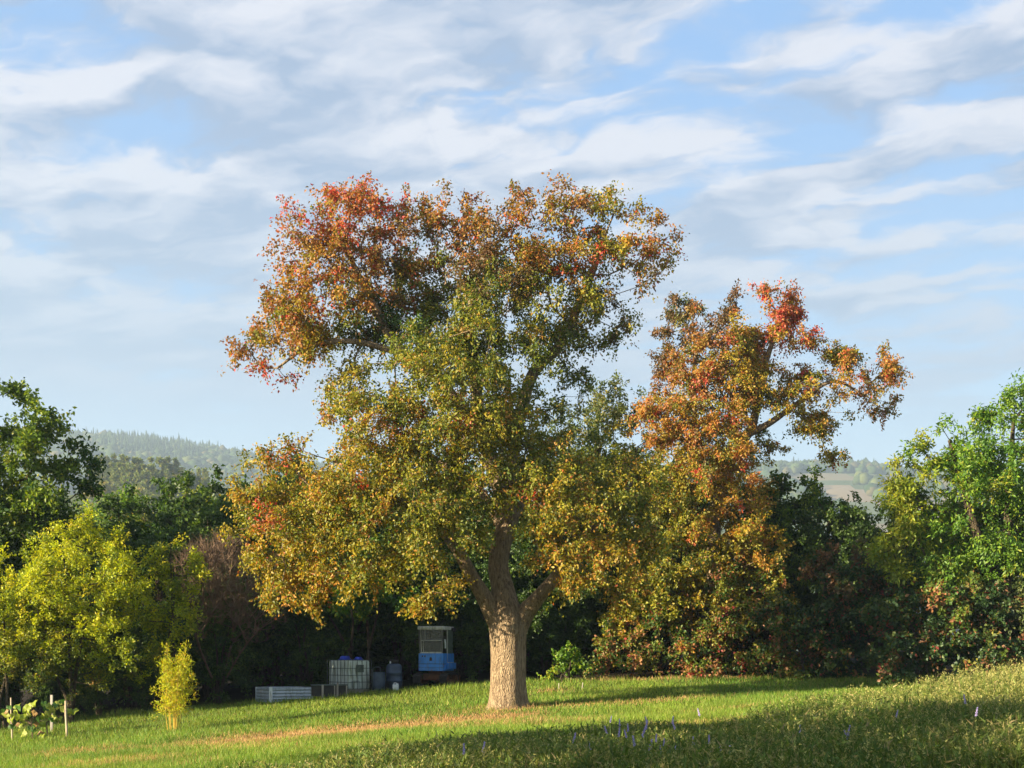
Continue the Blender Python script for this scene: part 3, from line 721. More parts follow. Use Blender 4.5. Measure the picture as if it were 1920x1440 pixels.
for pts in ([(872, 440), (868, 400), (868, 372), (871, 352)], [(868, 385), (858, 372)], [(869, 372), (877, 362)], [(850, 450), (835, 424), (815, 412)], [(832, 422), (822, 408)], [(640, 870), (610, 860), (575, 848), (545, 832)]):
    q = np.array([np.append(at(a, b_, D1 - .3) - pear_base, .022 * (1 - .25 * i)) for i, (a, b_) in enumerate(pts)])
    if len(q) > 1:
        q = spline(q, 7); V, Fq = tube_mesh([(q[:, :3], np.maximum(q[:, 3], .006))], 5); link('dead_twig', np_mesh('dead_twig', V, Fq), twigM, pear)
# the second, smaller pear behind it, leaning out to the right
D2 = 48.0
p2x = (1350 - 960) / F * D2
b2 = np.array([p2x, D2, gz1(p2x, D2) - .05]); b = b2
stems2 = [
    [(0, 0, 0, .36), rel(1345, 1180, 0, .28, b, D2), rel(1338, 1060, 0, .24, b, D2), rel(1345, 950, 0, .21, b, D2), rel(1375, 850, 0, .18, b, D2), rel(1410, 800, -.2, .15, b, D2), rel(1430, 700, 0, .12, b, D2), rel(1455, 620, 0, .06, b, D2)],
    [rel(1390, 820, -.2, .14, b, D2), rel(1440, 795, -.5, .11, b, D2), rel(1490, 760, -.5, .09, b, D2), rel(1560, 715, -.4, .06, b, D2), rel(1620, 740, -.4, .03, b, D2)],
    [rel(1345, 940, 0, .16, b, D2), rel(1310, 830, .4, .12, b, D2), rel(1300, 720, .5, .08, b, D2), rel(1310, 630, .5, .04, b, D2)],
]
lobes2 = [
    lob(1470, 575, 58, 34, D2, 'red'), lob(1500, 615, 55, 42, D2 - .2, 'red'), lob(1440, 620, 45, 45, D2 - .2, 'orange'), lob(1480, 550, 28, 18, D2, 'red', w=.8),
    lob(1300, 610, 50, 42, D2 + .6, 'brown'), lob(1255, 650, 34, 36, D2 + .5, 'brown', w=.8), lob(1360, 610, 36, 36, D2, 'brown', w=.8), lob(1285, 580, 25, 20, D2 + .5, 'greygreen', w=.6),
    lob(1330, 680, 70, 55, D2 - .5, 'russet'), lob(1270, 720, 50, 55, D2 - .2, 'russet'), lob(1400, 680, 62, 55, D2 - .8, 'gold'), lob(1340, 750, 85, 62, D2 - 1.0, 'gold'), lob(1430, 745, 75, 50, D2 - .9, 'gold'), lob(1500, 690, 50, 45, D2 - .3, 'orange', w=.7),
    lob(1570, 660, 60, 36, D2, 'gold', w=.75), lob(1620, 680, 50, 40, D2 - .1, 'orange', w=.75), lob(1600, 720, 55, 36, D2 - .3, 'orange', w=.6), lob(1660, 720, 30, 34, D2, 'orange', w=.6), lob(1650, 770, 36, 32, D2, 'orange', w=.45), lob(1540, 760, 55, 50, D2 - .3, 'gold', w=.55), lob(1510, 820, 55, 42, D2 - .2, 'gold', w=.5), lob(1560, 840, 36, 32, D2 - .1, 'gold', w=.5), lob(1450, 850, 45, 35, D2, 'gold', w=.4),
    lob(1260, 800, 70, 58, D2 - 1.2, 'orange'), lob(1330, 840, 75, 60, D2 - 1.4, 'orange'), lob(1230, 870, 62, 60, D2 - 1.2, 'gold'), lob(1310, 920, 80, 62, D2 - 1.6, 'gold'), lob(1380, 920, 50, 55, D2 - 1.2, 'orange'), lob(1250, 960, 75, 60, D2 - 1.4, 'olive'), lob(1350, 1000, 75, 62, D2 - 1.7, 'gold'), lob(1400, 1040, 45, 60, D2 - 1.4, 'gold', w=.8), lob(1280, 1050, 80, 60, D2 - 1.6, 'olive'), lob(1350, 1100, 75, 55, D2 - 1.6, 'olive', w=.8),
    lob(1330, 900, 110, 100, D2 + 1.4, 'green'), lob(1370, 720, 90, 70, D2 + 1.0, 'olive'),
]
tree('pear_tree', 'smaller orange-leaved pear tree whose boughs droop over the dark shrubs beside it', 'tree', b2, stems2, lobes2, 102,
     spacing=.44, per=40, leaf=.088, aspect=.60, twl=.44, droop=.55, up=.05, out=.55, flat=.45, mixp=.5, bark=barkM, r_tip=.006, ridges=.04, sides=16, hollow=.3, spread=.15, trunk_rings=30, dens=2.3, accent=('red', 'orange', 'gold', 'olive'))

def simple(name, label, px, d, lobes, seed, stem_r=.12, stems=1, cat='tree', top=None, **kw):
    x = (px - 960) / F * d; base = np.array([x, d, gz1(x, d) - .05])
    cz = np.mean([l[0] for l in lobes], 0); r_ = np.random.default_rng(seed + 500)
    st = []
    for s in range(stems):
        tgt = lobes[(s * 3) % len(lobes)][0] - base
        o = r_.normal(size=2) * .15 * (stems > 1)
        h = tgt[2]
        st.append([(o[0], o[1], 0, stem_r * 1.15), (o[0] + tgt[0] * .15, o[1] + tgt[1] * .15, h * .35, stem_r * .85), (tgt[0] * .6, tgt[1] * .6, h * .7, stem_r * .6), (tgt[0], tgt[1], h, stem_r * .25)])
    return tree(name, label, cat, base, st, lobes, seed, **kw)

d = 49
simple('slender_tree', 'slender grey-green tree standing between the two orange pear trees', 1120, d, [lob(1120, 800, 70, 62, d, 'greygreen'), lob(1070, 790, 40, 42, d, 'greygreen', w=.7), lob(1085, 870, 80, 70, d, 'olive'), lob(1165, 850, 70, 62, d, 'greygreen'), lob(1190, 750, 36, 36, d, 'greygreen', w=.6), lob(1120, 740, 22, 26, d, 'greygreen', w=.5), lob(1155, 735, 18, 28, d, 'greygreen', w=.5), lob(1130, 930, 100, 70, d, 'green'), lob(1110, 1010, 90, 70, d, 'green')], 110,
       spacing=.5, per=33, leaf=.095, twl=.4, stem_r=.15)
# big dark tree on the left
d = 46
simple('oak_tree', 'tall dark green oak tree with ragged twigs above the yellow-green bush', 20, d, [lob(-20, 760, 55, 60, d, 'oak'), lob(30, 740, 42, 34, d, 'oak', w=.9), lob(85, 790, 32, 40, d, 'oak', w=.9), lob(40, 820, 75, 60, d - .4, 'oak'), lob(-30, 850, 60, 70, d - .5, 'oak'), lob(100, 850, 50, 45, d, 'oak'), lob(145, 850, 30, 28, d, 'deep', w=.8), lob(150, 900, 38, 30, d + .2, 'deep', w=.8), lob(60, 900, 80, 60, d - .8, 'oak'), lob(-20, 950, 100, 70, d - .8, 'oak'), lob(90, 960, 80, 55, d - .3, 'oak'), lob(130, 930, 45, 40, d, 'deep'), lob(40, 1030, 110, 70, d, 'deep')], 111,
       spacing=.55, per=36, leaf=.135, aspect=.6, twl=.46, stem_r=.3, droop=.15, up=.3)
d = 41.6
simple('yellow_bush', 'broad sunlit yellow-green bush of small leaves below the oak', 130, d, [lob(120, 1050, 70, 58, d, 'yellow'), lob(200, 1050, 55, 50, d - .1, 'yellow'), lob(90, 1110, 80, 60, d - .6, 'yellow'), lob(170, 1130, 80, 62, d - .8, 'yellow'), lob(230, 1110, 45, 50, d - .3, 'yellow'), lob(225, 1180, 50, 55, d - .6, 'yellow'), lob(130, 1190, 80, 60, d - .7, 'yellow'), lob(60, 1180, 70, 70, d - .3, 'lime'), lob(180, 1230, 70, 50, d - .2, 'lime'), lob(100, 1250, 80, 50, d, 'green'), lob(130, 1010, 40, 25, d, 'yellow', w=.8), lob(195, 1010, 30, 25, d, 'yellow', w=.8), lob(140, 1120, 110, 90, d + 1.2, 'lime'), lob(260, 1080, 34, 44, d, 'yellow', w=.8), lob(60, 1080, 45, 45, d - .3, 'yellow'), lob(40, 1130, 50, 50, d - .5, 'yellow')], 112,
       stems=4, stem_r=.07, cat='bush', spacing=.40, per=45, leaf=.075, aspect=.55, twl=.34, droop=.1, up=.55, out=.5)
d = 41
simple('yellow_bush', 'sunlit yellow-green bush cut off by the picture edge behind the vine posts', 5, d, [lob(10, 1130, 50, 55, d, 'yellow'), lob(-30, 1180, 70, 80, d, 'yellow'), lob(20, 1210, 50, 60, d, 'lime'), lob(-20, 1280, 70, 60, d, 'green')], 113,
       stems=3, stem_r=.06, cat='bush', spacing=.44, per=42, leaf=.075, aspect=.55, twl=.34, droop=.1, up=.55, out=.5)
d = 42.5
simple('hornbeam_bush', 'narrow upright yellow-green bush beside the bare brown shrub', 325, d, [lob(325, 1060, 38, 45, d, 'yellow'), lob(300, 1090, 26, 40, d, 'lime', w=.8), lob(345, 1100, 34, 45, d - .2, 'yellow'), lob(325, 1150, 48, 45, d - .3, 'yellow'), lob(355, 1150, 28, 40, d, 'lime', w=.8), lob(315, 1200, 50, 45, d, 'lime'), lob(320, 1020, 18, 20, d, 'lime', w=.7)], 114,
       stems=3, stem_r=.05, cat='bush', spacing=.40, per=40, leaf=.085, aspect=.55, twl=.36, droop=.1, up=.5)
d = 54
simple('ash_tree', 'green tree with feathery layered sprays rising behind the yellow-green bush', 250, d, [lob(235, 930, 42, 34, d, 'bright'), lob(215, 975, 60, 45, d, 'bright'), lob(285, 985, 60, 45, d, 'green'), lob(240, 1040, 90, 60, d, 'hazel'), lob(310, 1050, 70, 60, d, 'hazel')], 115, spacing=.55, per=36, leaf=.13, aspect=.4, twl=.5, stem_r=.2)
d = 58
simple('ash_tree', 'yellowish green tree with feathery foliage rising behind the bare brown shrub', 400, d, [lob(395, 950, 50, 36, d, 'lime'), lob(360, 990, 50, 42, d, 'lime'), lob(430, 960, 55, 48, d, 'lime'), lob(400, 1020, 80, 60, d, 'green'), lob(470, 990, 60, 60, d, 'green')], 116, spacing=.58, per=36, leaf=.13, aspect=.4, twl=.5, stem_r=.2)
# bare shrub
def bare_shrub():
    r_ = np.random.default_rng(117); d = 44.5
    x = (415 - 960) / F * d; base = np.array([x, d, gz1(x, d) - .05])
    root = empty('bare_shrub', tuple(base)); tag(root, 'leafless brown shrub of fine upright twigs beside the pear\'s lower boughs', 'shrub')
    tip = np.stack([r_.normal(size=420) * .75, r_.normal(size=420) * .7, 2.6 + 2.9 * r_.random(420) ** .7], -1)
    tip[:, 2] -= .5 * np.hypot(tip[:, 0], tip[:, 1])
    S = np.array([[0, 0, 0], [.1, 0, .5], [-.15, .1, .5], [.2, -.1, .9], [-.3, 0, .9], [0, .2, 1.0]])
    P, par, tips, n0 = grow(S, None, tip, r_, step=.4, k=.5)
    V, Fq = branch_mesh(P, par, tips, n0, .0085, .27)
    link('stem', np_mesh('bare_shrub_stem', V, Fq), twigM, root)
    # fine twigs
    n = 9000; j = r_.integers(n0, len(P), n); a = P[j]
    dv = unit(r_.normal(size=(n, 3)) * .6 + np.array([0, 0, 1.0]) + unit(a * np.array([1, 1, 0]) + 1e-6) * .3) * (.15 + .5 * r_.random((n, 1)))
    sdv = unit(np.cross(dv, r_.normal(size=(n, 3)))) * .007
    V = np.empty((n, 3, 3)); V[:, 0] = a + sdv; V[:, 1] = a - sdv; V[:, 2] = a + dv
    link('twigs', np_mesh('bare_shrub_twigs', V.reshape(-1, 3), np.arange(n * 3).reshape(-1, 3)), twigM, root)['kind'] = 'stuff'
bare_shrub()
# right-hand side
d = 49
simple('elder_tree', 'dark green small tree in front of the pale fields, right of the smaller pear', 1530, d, [lob(1560, 940, 36, 30, d, 'hazel'), lob(1590, 960, 30, 36, d, 'deep', w=.9), lob(1515, 960, 36, 40, d, 'oak'), lob(1470, 980, 34, 36, d, 'bright'), lob(1560, 1000, 62, 45, d, 'deep'), lob(1490, 1030, 55, 50, d - .4, 'bright'), lob(1560, 1050, 60, 45, d - .3, 'oak'), lob(1530, 1100, 80, 60, d - .3, 'oak'), lob(1450, 1080, 40, 50, d - .2, 'bright')], 120, spacing=.44, per=40, leaf=.10, twl=.38, stem_r=.13)
d = 39.6
simple('cherry_tree', 'bright green cherry tree with drooping pointed leaves beside the bramble thicket', 1880, d, [lob(1900, 790, 60, 55, d, 'bright'), lob(1950, 770, 50, 60, d, 'bright'), lob(1870, 800, 36, 40, d, 'bright', w=.8), lob(1780, 825, 40, 34, d - .2, 'bright', w=.85), lob(1820, 870, 75, 50, d - .4, 'bright'), lob(1900, 880, 80, 70, d - .6, 'bright'), lob(1720, 870, 50, 30, d - .2, 'lime', w=.75), lob(1740, 920, 62, 42, d - .3, 'lime', w=.85), lob(1685, 950, 46, 36, d - .2, 'lime', w=.85), lob(1690, 860, 32, 20, d - .2, 'lime', w=.7), lob(1820, 960, 85, 62, d - .5, 'bright'), lob(1710, 1010, 60, 45, d - .2, 'lime'), lob(1920, 980, 90, 80, d, 'bright'), lob(1790, 1050, 90, 55, d, 'bright'), lob(1690, 1060, 40, 36, d, 'lime', w=.8), lob(1880, 1070, 80, 60, d - .3, 'bright'), lob(2000, 880, 90, 110, d, 'bright'), lob(1860, 930, 100, 90, d + 1.4, 'oak'), lob(1990, 1030, 80, 80, d, 'bright')], 121,
       spacing=.46, per=40, leaf=.115, aspect=.42, twl=.46, droop=.55, up=.25, out=.7, stem_r=.2, stems=2)
# hedge in front of the smaller pear, lit
def hedge_bush(label, px, d, lobes, seed, **kw):
    a = dict(stems=4, stem_r=.04, cat='bush', spacing=.40, per=42, leaf=.095, aspect=.72, twl=.36, droop=.3, up=.25)
    a.update(kw)
    return simple('hedge_bush', label, px, d, lobes, seed, **a)
d = 47.0
hedge_bush('golden green hedge bush with tawny dead sprays at the foot of the smaller pear', 1230, d, [lob(1180, 1150, 55, 50, d, 'olive'), lob(1240, 1130, 65, 55, d, 'olive'), lob(1170, 1215, 50, 45, d - .3, 'bramble'), lob(1240, 1210, 60, 50, d - .5, 'bramble'), lob(1160, 1260, 45, 28, d - .5, 'bramble'), lob(1230, 1260, 55, 28, d - .6, 'bramble'), lob(1210, 1090, 60, 50, d, 'olive')], 130)
d = 46.3
hedge_bush('sunlit yellow-green bramble bush between the golden hedge bush and the shaded thicket', 1360, d, [lob(1310, 1150, 60, 55, d, 'gold'), lob(1380, 1140, 60, 60, d, 'bramble'), lob(1320, 1215, 60, 50, d - .4, 'bramble'), lob(1390, 1215, 60, 50, d - .3, 'bramble'), lob(1320, 1260, 55, 28, d - .5, 'bramble'), lob(1400, 1258, 55, 28, d - .5, 'bramble'), lob(1430, 1120, 50, 60, d, 'olive'), lob(1450, 1060, 45, 55, d + .5, 'gold')], 131)
d = 44.4
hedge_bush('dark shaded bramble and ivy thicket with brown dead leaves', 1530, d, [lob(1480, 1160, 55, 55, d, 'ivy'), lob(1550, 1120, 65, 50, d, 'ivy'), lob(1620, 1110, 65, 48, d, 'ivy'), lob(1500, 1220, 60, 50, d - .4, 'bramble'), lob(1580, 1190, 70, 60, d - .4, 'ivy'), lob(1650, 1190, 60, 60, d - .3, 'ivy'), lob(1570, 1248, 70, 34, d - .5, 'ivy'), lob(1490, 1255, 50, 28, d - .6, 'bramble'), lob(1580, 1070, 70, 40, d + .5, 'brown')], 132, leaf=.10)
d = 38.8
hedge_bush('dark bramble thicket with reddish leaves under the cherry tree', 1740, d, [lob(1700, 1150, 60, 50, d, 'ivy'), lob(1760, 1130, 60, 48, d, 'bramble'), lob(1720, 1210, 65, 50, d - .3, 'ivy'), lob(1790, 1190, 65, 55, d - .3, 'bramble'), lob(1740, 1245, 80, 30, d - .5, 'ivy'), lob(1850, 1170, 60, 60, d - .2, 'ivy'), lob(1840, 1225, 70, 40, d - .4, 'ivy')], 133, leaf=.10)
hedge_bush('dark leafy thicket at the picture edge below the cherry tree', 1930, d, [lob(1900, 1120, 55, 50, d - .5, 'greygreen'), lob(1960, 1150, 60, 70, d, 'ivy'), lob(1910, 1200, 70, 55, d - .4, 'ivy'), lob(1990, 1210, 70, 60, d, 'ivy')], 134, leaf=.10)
d = 46.5
hedge_bush('low bright green shrub in the dark gap behind the old pear\'s trunk', 1065, d - 1.5, [lob(1070, 1240, 28, 28, d - 1.5, 'bright', w=.7), lob(1045, 1255, 20, 20, d - 1.5, 'bright', w=.6)], 135, spacing=.36)
hedge_bush('bright green hazel bush hanging over the tank from behind the old pear', 680, d, [lob(650, 1110, 65, 38, d - .8, 'bright'), lob(720, 1110, 62, 36, d - .6, 'bright'), lob(600, 1130, 50, 36, d, 'hazel', w=.8), lob(690, 1060, 90, 55, d, 'hazel')], 136, leaf=.11, stem_r=.06)

# dark thicket behind the stored things: a row of hazels, copies of two
def hazels():
    protos = []
    for i in range(2):
        rr = np.random.default_rng(140 + i)
        sp = [(0, 0, 4.2, 1.6, 1.4, 1.7, 1), (.9, .3, 3.4, 1.4, 1.2, 1.3, 1), (-1.0, -.2, 3.3, 1.4, 1.2, 1.3, 1), (.2, -.5, 5.2, 1.2, 1.1, 1.1, 1), (1.2, 0, 2.0, 1.1, 1.0, 1.0, .8), (-1.2, .3, 1.9, 1.1, 1.0, 1.0, .8), (0, .4, 2.3, 1.4, 1.0, 1.1, .8), (.3, .3, 1.0, 1.3, .8, .8, .6)]
        off = np.array([0, 70., 0]) + np.array([0, 0, gz1(0, 70)])
        st = []
        for k_ in range(6):
            a = k_ * 1.05 + i; st.append([(.15 * math.cos(a), .15 * math.sin(a), 0, .07), (.35 * math.cos(a), .35 * math.sin(a), 1.3, .055), (.7 * math.cos(a) + .15 * rr.normal(), .6 * math.sin(a), 2.6, .045), (1.0 * math.cos(a), .9 * math.sin(a), 4.2, .02)])
        lb = [(c + off, rd, p, w) for c, rd, p, w in mlobes(sp, 'hazel')]
        t = tree('hazel_bush', '-', 'bush', off, st, lb, 150 + i, spacing=.46, per=36, leaf=.11, aspect=.75, twl=.40, stem_r=None) if False else \
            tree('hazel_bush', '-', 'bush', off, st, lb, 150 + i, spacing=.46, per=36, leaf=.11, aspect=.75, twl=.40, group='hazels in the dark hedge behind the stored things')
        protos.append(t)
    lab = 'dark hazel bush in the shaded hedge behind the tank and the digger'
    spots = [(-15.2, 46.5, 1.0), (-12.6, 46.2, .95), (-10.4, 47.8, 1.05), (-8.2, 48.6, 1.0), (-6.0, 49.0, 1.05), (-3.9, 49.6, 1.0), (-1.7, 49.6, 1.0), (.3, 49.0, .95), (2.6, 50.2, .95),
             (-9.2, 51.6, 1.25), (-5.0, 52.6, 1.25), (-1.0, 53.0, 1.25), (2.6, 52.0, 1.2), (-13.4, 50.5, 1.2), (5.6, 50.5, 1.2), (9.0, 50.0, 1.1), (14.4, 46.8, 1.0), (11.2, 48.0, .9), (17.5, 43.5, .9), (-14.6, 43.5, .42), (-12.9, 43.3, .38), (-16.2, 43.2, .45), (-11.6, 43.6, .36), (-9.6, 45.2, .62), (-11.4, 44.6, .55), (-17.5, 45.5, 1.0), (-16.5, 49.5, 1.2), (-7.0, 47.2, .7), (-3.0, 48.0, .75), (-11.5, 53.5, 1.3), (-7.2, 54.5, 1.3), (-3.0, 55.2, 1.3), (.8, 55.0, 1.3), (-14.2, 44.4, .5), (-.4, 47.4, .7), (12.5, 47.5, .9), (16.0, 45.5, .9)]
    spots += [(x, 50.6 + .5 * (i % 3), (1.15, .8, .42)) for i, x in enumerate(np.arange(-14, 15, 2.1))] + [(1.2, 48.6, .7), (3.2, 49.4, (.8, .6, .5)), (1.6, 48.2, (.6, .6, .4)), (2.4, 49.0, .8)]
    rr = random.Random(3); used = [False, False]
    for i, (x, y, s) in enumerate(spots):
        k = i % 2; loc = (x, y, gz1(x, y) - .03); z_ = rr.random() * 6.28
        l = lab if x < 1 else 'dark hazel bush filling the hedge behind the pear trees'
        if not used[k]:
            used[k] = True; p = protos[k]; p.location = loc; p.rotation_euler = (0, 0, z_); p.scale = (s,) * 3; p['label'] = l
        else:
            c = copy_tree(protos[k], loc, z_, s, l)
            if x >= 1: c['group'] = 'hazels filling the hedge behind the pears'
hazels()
# trees beside the photographer, out of the picture: their shade lies on the near meadow
def shade_trees():
    off = np.array([-15.0, 16.2, 0.]); off[2] = gz1(off[0], off[1]) - .05
    sp = [(0, 0, 5.9, 2.3, 2.3, 1.5, 1), (1.2, .9, 5.3, 1.7, 1.7, 1.2, 1), (-1.2, -.6, 5.3, 1.7, 1.7, 1.2, 1), (.6, -1.3, 5.5, 1.6, 1.6, 1.2, 1), (-.4, 1.4, 5.4, 1.6, 1.6, 1.2, 1)]
    t = tree('hawthorn_tree', 'round green hawthorn growing beside the photographer', 'tree', off, [[(0, 0, 0, .2), (0, 0, 2.2, .16), (.1, 0, 5.8, .05)]], [(c + off, rd, p, w) for c, rd, p, w in mlobes(sp, 'oak')], 160, spacing=.6, per=30, leaf=.14, aspect=.7, twl=.5,
             group='hawthorns beside the photographer')
    for i, (x, y, s) in enumerate(((-12.5, 10.4, (1.2, 1.2, 1.1)), (-12.0, 4.2, (1.25, 1.25, .9)), (-24.0, 39.2, (.8, .8, .66)), (-25.5, 42.6, (.9, .9, .7)))):
        c = copy_tree(t, (x, y, gz1(x, y) - .05), i * 1.7, s)
        if y > 30: c['label'] = 'small round hawthorn growing beyond the vine posts'; c['group'] = 'small hawthorns beyond the vine posts'
shade_trees()

#@@THINGS
# ------------------------------------------------------------------ small-object helpers
class MB:
    def __init__(s): s.bm = bmesh.new()
    def box(s, x0, x1, y0, y1, z0, z1, bev=0.0):
        r = bmesh.ops.create_cube(s.bm, size=1)
        for v in r['verts']: v.co = Vector(((x0 + x1) / 2 + v.co.x * (x1 - x0), (y0 + y1) / 2 + v.co.y * (y1 - y0), (z0 + z1) / 2 + v.co.z * (z1 - z0)))
        if bev:
            ed = list({e for v in r['verts'] for e in v.link_edges}); bmesh.ops.bevel(s.bm, geom=ed, offset=bev, segments=2, profile=.6, affect='EDGES')
        return s
    def tube(s, pts, r, sides=8, caps=True):
        pts = [Vector(p) for p in pts]; rings = []
        for i, p in enumerate(pts):
            t = (pts[min(i + 1, len(pts) - 1)] - pts[max(i - 1, 0)]).normalized()
            ref = Vector((0, 1, 0)) if abs(t.z) > .7 else Vector((0, 0, 1))
            u = t.cross(ref).normalized(); w = t.cross(u); rr = r[i] if isinstance(r, (list, tuple)) else r
            rings.append([s.bm.verts.new(p + (u * math.cos(k * 6.28318 / sides) + w * math.sin(k * 6.28318 / sides)) * rr) for k in range(sides)])
        for a, b_ in zip(rings, rings[1:]):
            for k in range(sides): s.bm.faces.new((a[k], a[(k + 1) % sides], b_[(k + 1) % sides], b_[k]))
        if caps: s.bm.faces.new(rings[0][::-1]); s.bm.faces.new(rings[-1])
        return s
    def lathe(s, prof, sides=24, x=0, y=0):
        rings = [[s.bm.verts.new((x + r * math.cos(k * 6.28318 / sides), y + r * math.sin(k * 6.28318 / sides), z)) for k in range(sides)] for r, z in prof]
        for a, b_ in zip(rings, rings[1:]):
            for k in range(sides): s.bm.faces.new((a[k], a[(k + 1) % sides], b_[(k + 1) % sides], b_[k]))
        s.bm.faces.new(rings[0][::-1]); s.bm.faces.new(rings[-1]); return s
    def prism(s, poly, y0, y1):
        """polygon in x,z extruded along y"""
        a = [s.bm.verts.new((x, y0, z)) for x, z in poly]; b_ = [s.bm.verts.new((x, y1, z)) for x, z in poly]
        n = len(poly); s.bm.faces.new(a); s.bm.faces.new(b_[::-1])
        for k in range(n): s.bm.faces.new((a[k], b_[k], b_[(k + 1) % n], a[(k + 1) % n]))
        return s
    def build(s, name, mat, parent=None, smooth=False):
        bmesh.ops.recalc_face_normals(s.bm, faces=s.bm.faces)
        me = bpy.data.meshes.new(name); s.bm.to_mesh(me); s.bm.free()
        if smooth: me.polygons.foreach_set('use_smooth', np.ones(len(me.polygons), bool))
        return link(name, me, mat, parent)
def place(px, d): x = (px - 960) / F * d; return (x, d, gz1(x, d))

blueM = pmat('blue_paint', (.05, .26, .75), (.04, .20, .60), 3, .45, rust=((.20, .09, .04), 3.2, .60), dirt=((.10, .08, .06), .35))
rustM = pmat('rusty_steel', (.16, .07, .035), (.09, .045, .03), 9, .85, .2, .004, 60)
greyM = pmat('pale_grey_paint', (.60, .60, .54), (.46, .46, .40), 5, .6, dirt=((.16, .15, .10), .5))
frameM = pmat('faded_frame_paint', (.16, .16, .14), (.10, .10, .09), 6, .6)
rubberM = pmat('black_rubber', (.02, .02, .02), (.035, .03, .028), 8, .9)
darkM = pmat('dark_metal', (.03, .03, .03), (.05, .045, .04), 6, .6)
glassM = glass_mat('dusty_glass', (.10, .105, .09), .5)
whiteplM = pmat('white_plastic', (.75, .80, .82), (.60, .66, .68), 5, .45)
tankM = pmat('tank_plastic', (.68, .74, .71), (.58, .65, .61), 3, .4, dirt=((.14, .16, .08), .8))
galvM = pmat('galvanised_steel', (.11, .14, .13), (.07, .09, .085), 12, .5, .5)
zincM = pmat('zinc_sheet', (.46, .52, .60), (.36, .42, .50), 4, .5, .25, dirt=((.16, .17, .18), .5))
barrelM = pmat('slate_blue_plastic', (.055, .085, .14), (.04, .06, .10), 5, .5)
lidM = pmat('blue_plastic', (.02, .05, .42), (.02, .04, .30), 5, .4)
woodM = pmat('grey_wood', (.50, .40, .28), (.32, .25, .17), 5, .85, 0, .004, 40, stretch=(1, 1, .15))
palewoodM = pmat('pale_wood', (.44, .40, .34), (.30, .27, .23), 5, .8, stretch=(1, 1, .15))
blackwoodM = pmat('dark_board', (.035, .033, .032), (.055, .05, .045), 4, .8)

